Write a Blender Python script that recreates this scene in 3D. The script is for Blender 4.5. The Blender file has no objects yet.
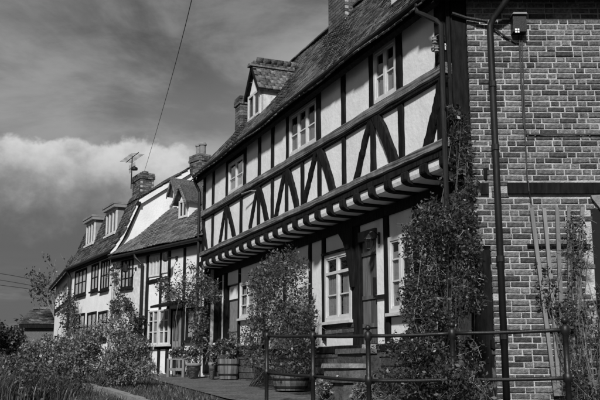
import bpy, math, random
import numpy as np
from mathutils import Vector, Matrix
R = math.radians
random.seed(7); rng = np.random.default_rng(7)
scn = bpy.context.scene
COL = scn.collection

# ------------------------------------------------------------------ camera
EYE = 1.6; FPX = 850.0; HZ = 365.0               # 600x400 photo pixels: focal length, horizon row
PITCH = math.atan((HZ - 200) / FPX); CP, SP = math.cos(PITCH), math.sin(PITCH)
cam = bpy.data.cameras.new('camera'); camo = bpy.data.objects.new('camera', cam); COL.objects.link(camo)
cam.sensor_width = 36; cam.lens = FPX / 600 * 36; cam.clip_end = 3000; cam.clip_start = 0.05
camo.location = (0, 0, EYE); camo.rotation_euler = (R(90) + PITCH, 0, 0)
scn.camera = camo
# ------------------------------------------------------------------ sky
SUN_AZ = R(-12); SUN_EL = R(37)                  # sun stands behind the camera, a little to the left
w = bpy.data.worlds.new('World'); scn.world = w; w.use_nodes = True
def build_sky():
    nt = w.node_tree; N = nt.nodes; Lk = nt.links
    for n in list(N): N.remove(n)
    def nd(t, **k):
        n = N.new(t)
        for a, b in k.items(): setattr(n, a, b)
        return n
    def val(sock, v):
        if isinstance(v, (int, float)): sock.default_value = v
        else: Lk.new(v, sock)
    def mth(op, a, b=0.0, c=0.0, clamp=False):
        n = nd('ShaderNodeMath', operation=op, use_clamp=clamp)
        val(n.inputs[0], a); val(n.inputs[1], b)
        if op in ('MULTIPLY_ADD',): val(n.inputs[2], c)
        return n.outputs[0]
    def ramp(v, a, b, lo=0.0, hi=1.0):
        n = nd('ShaderNodeMapRange', interpolation_type='SMOOTHSTEP')
        val(n.inputs[0], v); val(n.inputs[1], a); val(n.inputs[2], b); val(n.inputs[3], lo); val(n.inputs[4], hi)
        return n.outputs[0]
    def noise(vec, scale, detail=6, rough=0.55, dist=0.0):
        n = nd('ShaderNodeTexNoise'); Lk.new(vec, n.inputs['Vector'])
        n.inputs['Scale'].default_value = scale; n.inputs['Detail'].default_value = detail
        n.inputs['Roughness'].default_value = rough; n.inputs['Distortion'].default_value = dist
        return n.outputs['Fac']
    def mapv(vec, loc=(0, 0, 0), rot=(0, 0, 0), sc=(1, 1, 1)):
        n = nd('ShaderNodeMapping'); Lk.new(vec, n.inputs[0])
        n.inputs[1].default_value = loc; n.inputs[2].default_value = rot; n.inputs[3].default_value = sc
        return n.outputs[0]
    tc = nd('ShaderNodeTexCoord').outputs['Generated']
    sep = nd('ShaderNodeSeparateXYZ'); Lk.new(tc, sep.inputs[0]); el = sep.outputs[2]
    sky = nd('ShaderNodeTexSky', sky_type='NISHITA', sun_disc=False)
    sky.sun_elevation = SUN_EL; sky.sun_rotation = R(180) - SUN_AZ
    bw = nd('ShaderNodeRGBToBW'); Lk.new(sky.outputs[0], bw.inputs[0])
    # high broken layer: streaks drawn out in perspective
    flat = mapv(tc, (0.35, 0.1, 0.0), (0, R(22), R(20)), (1.0, 1.0, 2.6))
    n1 = noise(flat, 2.6, 8, 0.56, 0.5)
    n1b = noise(flat, 8.5, 6, 0.6, 0.4)
    n2 = noise(mapv(tc, (2.0, 0.3, 0.4), (0, R(-20), 0), (1, 1, 1.6)), 1.7, 3, 0.5)
    a = ramp(mth('ADD', n1, mth('MULTIPLY', mth('SUBTRACT', n1b, 0.5), 0.35)), 0.36, 0.66)
    b = ramp(n2, 0.36, 0.62)
    high = mth('ADD', mth('MULTIPLY', a, 1.5), mth('MULTIPLY', b, 1.35))
    high = mth('MULTIPLY_ADD', high, 1.2, 0.42)
    # low cumulus bank that runs round the horizon
    e = noise(mapv(tc, (0.9, 0, 0.2), (0, 0, 0), (1, 1, 1.25)), 5.2, 8, 0.58, 0.2)
    e2 = noise(mapv(tc, (4.0, 0, 2)), 17.0, 5, 0.6, 0.2)
    top = mth('ADD', mth('MULTIPLY_ADD', mth('SUBTRACT', e, 0.5), 0.13, 0.248), mth('MULTIPLY', mth('SUBTRACT', e2, 0.5), 0.075))
    rel = mth('SUBTRACT', top, el)
    mask = ramp(rel, -0.003, 0.011)
    body = ramp(rel, 0.0, 0.105, 1.0, 0.0)
    tex = noise(mapv(tc, (1, 7, 3), (0, 0, 0), (1, 1, 1.4)), 12.0, 7, 0.6)
    bank = mth('MULTIPLY_ADD', mth('MULTIPLY', body, ramp(tex, 0.30, 0.66, 0.42, 1.12)), 4.9, 1.15)
    lowlight = mth('MULTIPLY', ramp(el, 0.13, 0.05), ramp(noise(mapv(tc, (5, 1, 0), (0, 0, 0), (1, 1, 5)), 5.0, 5, 0.6), 0.45, 0.7))
    bank = mth('ADD', bank, mth('MULTIPLY', lowlight, 1.6))
    mix = nd('ShaderNodeMix', data_type='FLOAT'); val(mix.inputs[0], mask); val(mix.inputs[2], high); val(mix.inputs[3], bank)
    cloud = mix.outputs[0]
    # thin clear air shows a little through the layer
    lum = mth('ADD', mth('MULTIPLY', cloud, 0.92), mth('MULTIPLY', bw.outputs[0], 0.02))
    bg = nd('ShaderNodeBackground'); bg.inputs[1].default_value = 0.1
    cmb = nd('ShaderNodeCombineColor')
    for i in range(3): Lk.new(lum, cmb.inputs[i])
    Lk.new(cmb.outputs[0], bg.inputs[0])
    out = nd('ShaderNodeOutputWorld'); Lk.new(bg.outputs[0], out.inputs[0])
build_sky()
# ------------------------------------------------------------------ sun
sun = bpy.data.lights.new('sun', 'SUN'); sun.energy = 4.6; sun.angle = R(5)
suno = bpy.data.objects.new('sun', sun); COL.objects.link(suno); suno.location = (5, -20, 20)
sd = Vector((math.sin(SUN_AZ) * math.cos(SUN_EL), -math.cos(SUN_AZ) * math.cos(SUN_EL), math.sin(SUN_EL)))
suno.rotation_euler = sd.to_track_quat('Z', 'Y').to_euler()
vs = scn.view_settings; vs.view_transform = 'Standard'; vs.look = 'None'; vs.exposure = 0.12; vs.gamma = 1.0
vs.use_curve_mapping = False
scn.render.engine = 'CYCLES'

# ------------------------------------------------------------------ materials (a black-and-white photograph: neutral greys)
MATS = {}
def mat(name, lo, hi, rough=0.8, scale=6.0, stretch=(1, 1, 1), bump=0.0, bscale=40.0, island=0.0, spec=0.3, detail=5,
        stain=0.0, stain_scale=1.2, coord='Object', transl=0.0):
    m = bpy.data.materials.new(name); m.use_nodes = True; MATS[name] = m
    nt = m.node_tree; N = nt.nodes; L = nt.links; bs = N['Principled BSDF']
    tc = N.new('ShaderNodeTexCoord'); mp = N.new('ShaderNodeMapping'); mp.inputs[3].default_value = stretch
    L.new(tc.outputs[coord], mp.inputs[0])
    nz = N.new('ShaderNodeTexNoise'); nz.inputs['Scale'].default_value = scale; nz.inputs['Detail'].default_value = detail
    L.new(mp.outputs[0], nz.inputs['Vector'])
    mr = N.new('ShaderNodeMapRange'); mr.inputs[1].default_value = 0.28; mr.inputs[2].default_value = 0.72
    mr.inputs[3].default_value = lo; mr.inputs[4].default_value = hi; L.new(nz.outputs['Fac'], mr.inputs[0])
    v = mr.outputs[0]
    def mul(a, b):
        n = N.new('ShaderNodeMath'); n.operation = 'MULTIPLY'
        for i, q in enumerate((a, b)):
            if isinstance(q, (int, float)): n.inputs[i].default_value = q
            else: L.new(q, n.inputs[i])
        return n.outputs[0]
    if island:
        g = N.new('ShaderNodeNewGeometry'); oi = N.new('ShaderNodeObjectInfo')
        ad = N.new('ShaderNodeMath'); ad.operation = 'ADD'; L.new(g.outputs['Random Per Island'], ad.inputs[0]); L.new(oi.outputs['Random'], ad.inputs[1])
        fr = N.new('ShaderNodeMath'); fr.operation = 'FRACT'; L.new(ad.outputs[0], fr.inputs[0])
        r2 = N.new('ShaderNodeMapRange'); r2.inputs[3].default_value = 1 - island; r2.inputs[4].default_value = 1 + island
        L.new(fr.outputs[0], r2.inputs[0]); v = mul(v, r2.outputs[0])
    if stain:
        s = N.new('ShaderNodeTexNoise'); s.inputs['Scale'].default_value = stain_scale; s.inputs['Detail'].default_value = 7
        s.inputs['Roughness'].default_value = 0.65
        ms = N.new('ShaderNodeMapping'); ms.inputs[3].default_value = (1, 1, 0.55); ms.inputs[1].default_value = (3, 1, 8)
        L.new(tc.outputs[coord], ms.inputs[0]); L.new(ms.outputs[0], s.inputs['Vector'])
        r3 = N.new('ShaderNodeMapRange'); r3.inputs[1].default_value = 0.3; r3.inputs[2].default_value = 0.7
        r3.inputs[3].default_value = 1 - stain; r3.inputs[4].default_value = 1.0; L.new(s.outputs['Fac'], r3.inputs[0])
        v = mul(v, r3.outputs[0])
    cc = N.new('ShaderNodeCombineColor')
    for i in range(3): L.new(v, cc.inputs[i])
    L.new(cc.outputs[0], bs.inputs['Base Color'])
    bs.inputs['Roughness'].default_value = rough; bs.inputs['Specular IOR Level'].default_value = spec
    if bump:
        b = N.new('ShaderNodeTexNoise'); b.inputs['Scale'].default_value = bscale; b.inputs['Detail'].default_value = 6
        L.new(mp.outputs[0], b.inputs['Vector'])
        bp = N.new('ShaderNodeBump'); bp.inputs['Strength'].default_value = bump; bp.inputs['Distance'].default_value = 0.02
        L.new(b.outputs['Fac'], bp.inputs['Height']); L.new(bp.outputs[0], bs.inputs['Normal'])
    if transl:
        tr = N.new('ShaderNodeBsdfTranslucent'); L.new(cc.outputs[0], tr.inputs[0])
        mx = N.new('ShaderNodeMixShader'); mx.inputs[0].default_value = transl
        L.new(bs.outputs[0], mx.inputs[1]); L.new(tr.outputs[0], mx.inputs[2])
        L.new(mx.outputs[0], N['Material Output'].inputs[0])
    return m
mat('plaster', 0.68, 0.80, 0.9, 2.2, bump=0.35, bscale=14, stain=0.16, stain_scale=1.6)
mat('render_white', 0.70, 0.82, 0.9, 2.0, bump=0.3, bscale=18, stain=0.10)
mat('render_rough', 0.48, 0.74, 0.9, 9.0, bump=0.6, bscale=12, stain=0.25, stain_scale=2.5)
mat('timber_black', 0.003, 0.016, 0.85, 22, (1, 1, 0.18), bump=1.0, bscale=26, island=0.35, spec=0.12)
mat('timber_grey', 0.03, 0.36, 0.9, 26, (0.05, 1, 1.8), bump=1.0, bscale=18, stain=0.6, stain_scale=5, spec=0.1)  # weathered oak, base tone lightened further for the sunlit rail faces
mat('paint_white', 0.50, 0.62, 0.5, 8, bump=0.1, stain=0.12, stain_scale=5)
mat('paint_grey', 0.16, 0.24, 0.6, 8, bump=0.2, bscale=20)
mat('board_grey', 0.05, 0.12, 0.8, 8, (1, 1, 0.15), bump=0.7, bscale=25, island=0.35)
mat('iron_black', 0.006, 0.014, 0.45, 20, bump=0.12, bscale=60, spec=0.35)
mat('pipe_black', 0.006, 0.016, 0.5, 12, (1, 1, 0.2), bump=0.15, bscale=50, spec=0.3)
mat('brick', 0.06, 0.22, 0.9, 34, bump=1.0, bscale=60, island=0.62, stain=0.45, stain_scale=2.6)
mat('brick_dark', 0.05, 0.12, 0.9, 20, bump=0.8, bscale=40, island=0.45)
mat('mortar', 0.30, 0.55, 0.95, 12, bump=0.9, bscale=60, stain=0.3)
mat('tile', 0.03, 0.13, 0.85, 26, bump=0.9, bscale=50, island=0.75, stain=0.35, stain_scale=2.0)
mat('tile_light', 0.05, 0.20, 0.85, 22, bump=0.9, bscale=50, island=0.5, stain=0.3, stain_scale=2.0)
mat('lead', 0.14, 0.22, 0.6, 6, bump=0.3, bscale=20)
mat('stone', 0.16, 0.30, 0.9, 9, bump=0.9, bscale=22, stain=0.35, stain_scale=3)
mat('stone_dark', 0.04, 0.10, 0.9, 9, bump=0.9, bscale=22, island=0.4)
mat('path', 0.05, 0.20, 0.95, 24, bump=1.0, bscale=45, stain=0.6, stain_scale=2.2, coord='Object')
mat('asphalt', 0.04, 0.06, 0.95, 40, bump=0.6, bscale=90, stain=0.2)
mat('turf', 0.020, 0.055, 0.95, 18, bump=1.0, bscale=40, stain=0.4, stain_scale=1.0)
mat('soil', 0.015, 0.04, 0.95, 14, bump=1.0, bscale=30)
mat('oak_tub', 0.07, 0.16, 0.85, 9, (1, 1, 0.2), bump=0.7, bscale=30, island=0.3)
mat('pot', 0.14, 0.24, 0.85, 9, bump=0.5, bscale=30)
mat('leaf_dark', 0.020, 0.055, 0.42, 5, island=0.75, spec=0.5, transl=0.22)
mat('leaf_mid', 0.045, 0.10, 0.45, 5, island=0.75, spec=0.5, transl=0.25)
mat('leaf_light', 0.10, 0.20, 0.5, 5, island=0.7, spec=0.4, transl=0.25)
mat('petal', 0.45, 0.65, 0.6, 5, island=0.3, transl=0.3)
mat('twig', 0.05, 0.14, 0.85, 14, bump=0.5, island=0.5)
mat('twig_light', 0.14, 0.30, 0.85, 14, bump=0.5, island=0.4)
mat('slat', 0.12, 0.22, 0.8, 9, (1, 1, 0.15), bump=0.6, bscale=30, island=0.2)
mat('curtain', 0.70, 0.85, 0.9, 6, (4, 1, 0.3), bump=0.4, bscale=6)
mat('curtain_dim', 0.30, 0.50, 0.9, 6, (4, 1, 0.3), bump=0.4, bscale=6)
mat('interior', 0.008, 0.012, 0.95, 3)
mat('wire', 0.02, 0.03, 0.6, 3)
mat('lamp_white', 0.7, 0.8, 0.4, 3)
def glass():
    m = bpy.data.materials.new('window_glass'); m.use_nodes = True; MATS['glass'] = m
    nt = m.node_tree; N = nt.nodes; L = nt.links; N.remove(N['Principled BSDF'])
    t = N.new('ShaderNodeBsdfTransparent'); t.inputs[0].default_value = (.80, .80, .80, 1)
    g = N.new('ShaderNodeBsdfGlossy'); g.inputs[0].default_value = (.9, .9, .9, 1); g.inputs[1].default_value = 0.03
    f = N.new('ShaderNodeFresnel'); ge = N.new('ShaderNodeNewGeometry')
    io = N.new('ShaderNodeMapRange'); io.inputs[3].default_value = 1.5; io.inputs[4].default_value = 1/1.5   # same reflection from both faces of the thin pane
    L.new(ge.outputs['Backfacing'], io.inputs[0]); L.new(io.outputs[0], f.inputs[0])
    tc = N.new('ShaderNodeTexCoord'); nz = N.new('ShaderNodeTexNoise'); nz.inputs['Scale'].default_value = 5
    L.new(tc.outputs['Object'], nz.inputs['Vector'])
    bp = N.new('ShaderNodeBump'); bp.inputs['Strength'].default_value = 0.12; bp.inputs['Distance'].default_value = 0.02
    L.new(nz.outputs['Fac'], bp.inputs['Height']); L.new(bp.outputs[0], g.inputs['Normal'])
    x = N.new('ShaderNodeMixShader'); L.new(f.outputs[0], x.inputs[0]); L.new(t.outputs[0], x.inputs[1]); L.new(g.outputs[0], x.inputs[2])
    L.new(x.outputs[0], N['Material Output'].inputs[0])
glass()

# ------------------------------------------------------------------ geometry helpers
class MB:
    def __init__(s): s.v = []; s.f = []
    def add(s, vs_, fs):
        o = len(s.v); s.v += [tuple(map(float, q)) for q in vs_]; s.f += [tuple(i + o for i in f) for f in fs]; return s
    def box(s, x0, x1, y0, y1, z0, z1):
        return s.add([(x0,y0,z0),(x1,y0,z0),(x1,y1,z0),(x0,y1,z0),(x0,y0,z1),(x1,y0,z1),(x1,y1,z1),(x0,y1,z1)],
                     [(3,2,1,0),(4,5,6,7),(0,1,5,4),(1,2,6,5),(2,3,7,6),(3,0,4,7)])
    def hexa(s, p):        # 4 bottom (ccw) + 4 top points
        return s.add(p, [(3,2,1,0),(4,5,6,7),(0,1,5,4),(1,2,6,5),(2,3,7,6),(3,0,4,7)])
    def prism(s, poly, y0, y1, axis='y'):   # poly in the two other axes
        n = len(poly)
        if axis == 'y': a = [(p[0], y0, p[1]) for p in poly]; b = [(p[0], y1, p[1]) for p in poly]
        elif axis == 'x': a = [(y0, p[0], p[1]) for p in poly]; b = [(y1, p[0], p[1]) for p in poly]
        else: a = [(p[0], p[1], y0) for p in poly]; b = [(p[0], p[1], y1) for p in poly]
        return s.add(a + b, [tuple(range(n))[::-1], tuple(range(n, 2*n))] + [(i, (i+1) % n, n + (i+1) % n, n + i) for i in range(n)])
    def tube(s, pts, r, n=8, r1=None, cap=True):
        pts = [Vector(p) for p in pts]; m = len(pts); rings = []
        for i, p in enumerate(pts):
            d = (pts[min(i+1, m-1)] - pts[max(i-1, 0)]).normalized()
            a = d.orthogonal().normalized() if i == 0 else (pa - d * pa.dot(d)).normalized()
            pa = a; b = d.cross(a)
            rr = r if r1 is None else r + (r1 - r) * i / (m - 1)
            rings.append([p + (a * math.cos(2*math.pi*k/n) + b * math.sin(2*math.pi*k/n)) * rr for k in range(n)])
        V = [q for g in rings for q in g]
        F = [(i*n+k, i*n+(k+1) % n, (i+1)*n+(k+1) % n, (i+1)*n+k) for i in range(m-1) for k in range(n)]
        if cap: F += [tuple(range(n))[::-1], tuple((m-1)*n + k for k in range(n))]
        return s.add(V, F)
    def lathe(s, prof, c=(0, 0, 0), n=16):
        V = []; m = len(prof)
        for r, z in prof:
            for k in range(n): a = 2*math.pi*k/n; V.append((c[0]+r*math.cos(a), c[1]+r*math.sin(a), c[2]+z))
        F = [(i*n+k, i*n+(k+1) % n, (i+1)*n+(k+1) % n, (i+1)*n+k) for i in range(m-1) for k in range(n)]
        F += [tuple(range(n))[::-1], tuple((m-1)*n+k for k in range(n))]
        return s.add(V, F)
    def beam(s, pts, w, y0, y1, seg=8, jit=0.0065, ch=0.010):
        """crooked timber in the facade plane: pts [(x,z),...], width w, between depths y0 (front) and y1"""
        P = []
        for i in range(len(pts)-1):
            a, b = Vector(pts[i]), Vector(pts[i+1])
            for k in range(seg): P.append(a + (b-a) * (k/seg))
        P.append(Vector(pts[-1])); m = len(P); V = []
        for i, p in enumerate(P):
            d = (P[min(i+1, m-1)] - P[max(i-1, 0)]).normalized(); nrm = Vector((-d.y, d.x))
            e = 0 < i < m-1
            wl = w/2 + (random.uniform(-jit, jit) if e else 0); wr = w/2 + (random.uniform(-jit, jit) if e else 0)
            yf = y0 + random.uniform(-jit, jit) * 0.5
            for off, y in ((-wl, y1), (-wl, yf+ch), (-wl+ch, yf), (wr-ch, yf), (wr, yf+ch), (wr, y1)):
                V.append((p.x + nrm.x*off, y, p.y + nrm.y*off))
        n = 6
        F = [(i*n+k, i*n+(k+1) % n, (i+1)*n+(k+1) % n, (i+1)*n+k) for i in range(m-1) for k in range(n)]
        F += [tuple(range(n))[::-1], tuple((m-1)*n+k for k in range(n))]
        return s.add(V, F)
    def build(s, name, m, parent=None, smooth=False):
        me = bpy.data.meshes.new(name); me.from_pydata(s.v, [], s.f); me.update()
        me.validate()
        import bmesh
        bm = bmesh.new(); bm.from_mesh(me); bmesh.ops.recalc_face_normals(bm, faces=bm.faces); bm.to_mesh(me); bm.free()
        if smooth: me.polygons.foreach_set('use_smooth', [True]*len(me.polygons))
        return link(name, me, m, parent)
def link(name, me, m, parent=None):
    if m is not None and not me.materials: me.materials.append(MATS[m])
    o = bpy.data.objects.new(name, me); COL.objects.link(o)
    if parent is not None: o.parent = parent
    return o
def tag(o, label, cat, group=None):
    o['label'] = label; o['category'] = cat
    if group: o['group'] = group
    return o
def thing(name, label, cat, loc=(0, 0, 0), rz=0.0, group=None):
    o = bpy.data.objects.new(name, None); COL.objects.link(o); o.location = loc; o.rotation_euler = (0, 0, rz)
    o.empty_display_size = 0.2
    return tag(o, label, cat, group)
def npmesh(name, V, F, m, parent=None, kind=None):
    """V (n,3) array, F (m,4) or (m,3) array"""
    me = bpy.data.meshes.new(name); k = F.shape[1]
    me.vertices.add(len(V)); me.vertices.foreach_set('co', np.ascontiguousarray(V, dtype=np.float32).ravel())
    me.loops.add(F.size); me.loops.foreach_set('vertex_index', np.ascontiguousarray(F, dtype=np.int32).ravel())
    me.polygons.add(len(F)); me.polygons.foreach_set('loop_start', np.arange(0, F.size, k, dtype=np.int32))
    me.polygons.foreach_set('loop_total', np.full(len(F), k, dtype=np.int32)); me.update(calc_edges=True)
    o = link(name, me, m, parent)
    if kind: o['kind'] = kind
    return o
# pixel rays (600x400 photo pixels); the distance always comes from the wall or ground a thing touches
def ray(x, y):
    a = (x-300)/FPX; b = (200-y)/FPX
    return np.array([a, CP - b*SP, b*CP + SP])
class Frame:
    """house frame: local x runs along the facade towards the camera, y into the house, z up"""
    def __init__(s, ox, oy, yaw):
        th = R(yaw); s.o = np.array([ox, oy]); s.x = np.array([math.sin(th), -math.cos(th)]); s.y = np.array([math.cos(th), math.sin(th)])
        s.rz = th - math.pi/2
    def l(s, px, py, d=0.0):
        r = ray(px, py); k = (s.o @ s.y + d) / (r[:2] @ s.y); P = r*k; q = P[:2]-s.o
        return float(q @ s.x), float(P[2]+EYE)
    def e(s, px, py, x0=0.0):              # on the plane local x = x0 -> (y, z)
        r = ray(px, py); k = (s.o @ s.x + x0) / (r[:2] @ s.x); P = r*k; q = P[:2]-s.o
        return float(q @ s.y), float(P[2]+EYE)
    def slope(s, px, py, ye, ze, tan):     # on a roof slope rising inward from (ye, ze)
        r = ray(px, py); rx, ry, rz_ = r[:2] @ s.x, r[:2] @ s.y, r[2]
        oy = -(s.o @ s.y)                  # camera in local y
        # z = EYE + k rz ; y = oy + k ry ; z = ze + tan (y - ye)
        k = (ze + tan*(oy - ye) - EYE) / (rz_ - tan*ry)
        return float(-(s.o @ s.x) + k*rx), float(oy + k*ry), float(EYE + k*rz_)
    def w(s, x, y, z=0.0):
        q = s.o + x*s.x + y*s.y; return (float(q[0]), float(q[1]), z)
def gz(Y): return min(0.69 + 0.03*Y, 1.55)
def ground(px, py):
    r = ray(px, py); k = 0.91 / (0.03*r[1] - r[2])
    return Vector((r[0]*k, r[1]*k, EYE + r[2]*k))
def at(px, py, Y):
    r = ray(px, py); k = Y / r[1]; return Vector((r[0]*k, Y, EYE + r[2]*k))

# ---- repeated building pieces
def window(par, x0, x1, z0, z1, yf, lights=2, bars=(0.5,), fw=0.05, mat_f='paint_white', curtain=None, transoms=None, sill=True, rev=0.10, cw=0.028):
    """a window (frame) with panes, glazing bars, sill, curtain; front of frame at depth yf"""
    m = MB(); m.box(x0, x0+fw, yf, yf+0.07, z0, z1); m.box(x1-fw, x1, yf, yf+0.07, z0, z1)
    m.box(x0+fw, x1-fw, yf, yf+0.07, z1-fw, z1); m.box(x0+fw, x1-fw, yf, yf+0.07, z0, z0+fw)
    iw = (x1-x0-2*fw)/lights
    for i in range(1, lights):
        c = x0+fw+iw*i; m.box(c-fw*0.42, c+fw*0.42, yf+0.004, yf+0.07, z0+fw, z1-fw)
    win = m.build('window', mat_f, par)
    for i in range(lights):
        a = x0+fw+iw*i + (fw*0.42 if i else 0); b = x0+fw+iw*(i+1) - (fw*0.42 if i < lights-1 else 0)
        za, zb = z0+fw, z1-fw
        c = MB(); c.box(a, a+cw, yf+0.012, yf+0.05, za, zb); c.box(b-cw, b, yf+0.012, yf+0.05, za, zb)
        c.box(a+cw, b-cw, yf+0.012, yf+0.05, za, za+cw*1.2); c.box(a+cw, b-cw, yf+0.012, yf+0.05, zb-cw, zb)
        c.build('casement', mat_f, win)
        cuts = [za+cw*1.2] + [za + (zb-za)*q for q in bars] + [zb-cw]
        for q in bars:
            g = MB(); zz = za+(zb-za)*q; g.box(a+cw, b-cw, yf+0.018, yf+0.045, zz-0.012, zz+0.012); g.build('glazing_bar', mat_f, win)
        for k in range(len(cuts)-1):
            p = MB(); p.box(a+cw*0.6, b-cw*0.6, yf+0.028, yf+0.034, cuts[k]-0.003 if k else cuts[k]-0.006, cuts[k+1]-0.004)
            p.build('pane', 'glass', win)
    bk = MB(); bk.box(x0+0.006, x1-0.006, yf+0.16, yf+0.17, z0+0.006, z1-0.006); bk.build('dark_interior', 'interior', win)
    if curtain:
        for (ca, cb, za, zb, cm) in curtain:      # fractions
            cu = MB(); n = 14; X0, X1 = x0+(x1-x0)*ca, x0+(x1-x0)*cb; Z0, Z1 = z0+(z1-z0)*za, z0+(z1-z0)*zb
            V = []; F = []
            for i in range(n+1):
                xx = X0+(X1-X0)*i/n; yy = yf+0.052+0.008*math.sin(i*2.1)
                V += [(xx, yy, Z0), (xx, yy, Z1)]
            F = [(2*i, 2*i+2, 2*i+3, 2*i+1) for i in range(n)]
            cu.add(V, F); cu.build('curtain', cm, win)
    if sill:
        s_ = MB(); s_.box(x0-0.04, x1+0.04, yf-0.05, yf+0.068, z0-0.05, z0-0.003); s_.build('sill', mat_f, win)
    return win
def tile_mats(x0, x1, ye, ze, yr, zr, gauge=0.118, tw=0.18, sag=0.03, cut=None, wob=1.0):
    """matrices (local) for tiles over a slope; tile = unit box scaled in mesh"""
    A = math.atan2(zr-ze, yr-ye); Ls = math.hypot(zr-ze, yr-ye); out = []
    rows = int(Ls/gauge); cols = int((x1-x0)/tw)
    for j in range(rows+1):
        v = j*gauge
        for i in range(cols+1):
            x = x0 + tw*(i + (0.5 if j % 2 else 0.0))
            if x > x1: continue
            dz = -sag*math.sin(math.pi*v/Ls)*(1+0.6*math.sin(x*0.9+0.5)) + 0.012*wob*math.sin(x*2.3+v*3)
            vv = v + random.gauss(0, 0.004)*wob + 0.012*wob*math.sin(x*1.3)
            y = ye + vv*math.cos(A) - dz*math.sin(A); z = ze + vv*math.sin(A) + dz*math.cos(A)
            if cut and cut(x, y, z): continue
            out.append(Matrix.Translation((x, y, z)) @ Matrix.Rotation(A - 0.10 + random.gauss(0, 0.02)*wob, 4, 'X') @ Matrix.Rotation(random.gauss(0, 0.012)*wob, 4, 'Z') @ Matrix.Rotation(random.gauss(0, 0.015)*wob, 4, 'Y'))
    return out
def tile_proto(tw=0.18, tl=0.22, th=0.024):
    m = MB(); m.hexa([(-tw/2+.003, 0, 0), (tw/2-.003, 0, 0), (tw/2-.003, tl, 0), (-tw/2+.003, tl, 0),
                      (-tw/2+.005, .004, th), (tw/2-.005, .004, th), (tw/2-.003, tl, th), (-tw/2+.003, tl, th)])
    return m
def joined(name, proto, mats, m, parent, kind='stuff'):
    pv = np.array([p + (1,) for p in proto.v]); pf = np.array([f for f in proto.f]); V = []; F = []
    for i, M in enumerate(mats):
        V.append((np.array(M) @ pv.T).T[:, :3]); F.append(pf + i*len(pv))
    return npmesh(name, np.concatenate(V), np.concatenate(F), m, parent, kind)
def singles(name, proto, mats, m, parent):
    me = bpy.data.meshes.new(name); me.from_pydata(proto.v, [], proto.f); me.update(); me.materials.append(MATS[m])
    for M in mats:
        o = bpy.data.objects.new(name, me); COL.objects.link(o); o.parent = parent; o.matrix_local = M
def tiled_roof(par, x0, x1, ye, ze, yr, zr, m='tile', n_single=0, key=None, name='roof', cut=None, slab=True, **k):
    A = math.atan2(zr-ze, yr-ye); nx, nz = math.sin(A), math.cos(A); s = MB(); d0, d1 = 0.075, 0.15
    s.hexa([(x0, ye+nx*d1, ze-nz*d1), (x1, ye+nx*d1, ze-nz*d1), (x1, yr+nx*d1, zr-nz*d1), (x0, yr+nx*d1, zr-nz*d1),
            (x0, ye+nx*d0, ze-nz*d0), (x1, ye+nx*d0, ze-nz*d0), (x1, yr+nx*d0, zr-nz*d0), (x0, yr+nx*d0, zr-nz*d0)])
    roof = s.build(name, 'timber_black', par)
    mats = tile_mats(x0, x1, ye, ze, yr, zr, cut=cut, **k); pr = tile_proto(k.get('tw', 0.18))
    if n_single:
        mats.sort(key=key); singles('roof_tile', pr, mats[:n_single], m, roof); mats = mats[n_single:]
    if mats: joined('roof_tiles', pr, mats, m, roof)
    return roof
def chimney(par, cx, cy, z0, z1, wx, wy, pots=((0, 0),), pot_h=0.35, m='brick_dark', name='chimney'):
    s = MB(); s.box(cx-wx/2+.012, cx+wx/2-.012, cy-wy/2+.012, cy+wy/2-.012, z0, z1-0.01); ch = s.build(name, 'mortar', par)
    b = MB(); z = z0 + .001; j = 0
    while z < z1-0.02:
        ex = 0.0
        if z > z1-0.24: ex = 0.03 if z < z1-0.10 else 0.015
        if True:
            X0, X1, Y0, Y1 = cx-wx/2-ex, cx+wx/2+ex, cy-wy/2-ex, cy+wy/2+ex; L = 0.215
            off = (0.11 if j % 2 else 0.0)
            x = X0 - off
            while x < X1:
                a, c = max(x, X0), min(x+L-0.01, X1)
                if c-a > 0.03: b.box(a, c, Y0, Y0+0.09, z, z+0.064); b.box(a, c, Y1-0.09, Y1, z, z+0.064)
                x += L
            y = Y0+0.092 - (0.0 if j % 2 else 0.11)
            while y < Y1-0.092:
                a, c = max(y, Y0+0.092), min(y+L-0.01, Y1-0.092)
                if c-a > 0.03: b.box(X0, X0+0.09, a, c, z, z+0.064); b.box(X1-0.09, X1, a, c, z, z+0.064)
                y += L
        z += 0.075; j += 1
    o = b.build('chimney_bricks', m, ch); o['kind'] = 'stuff'
    for dx, dy in pots:
        p = MB(); p.lathe([(.105, 0), (.10, pot_h*.75), (.125, pot_h*.8), (.125, pot_h*.9), (.10, pot_h), (.07, pot_h), (.065, pot_h-.1)], (cx+dx, cy+dy, z1-0.02), 12)
        p.build('chimney_pot', 'pot', ch)
    return ch

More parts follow.
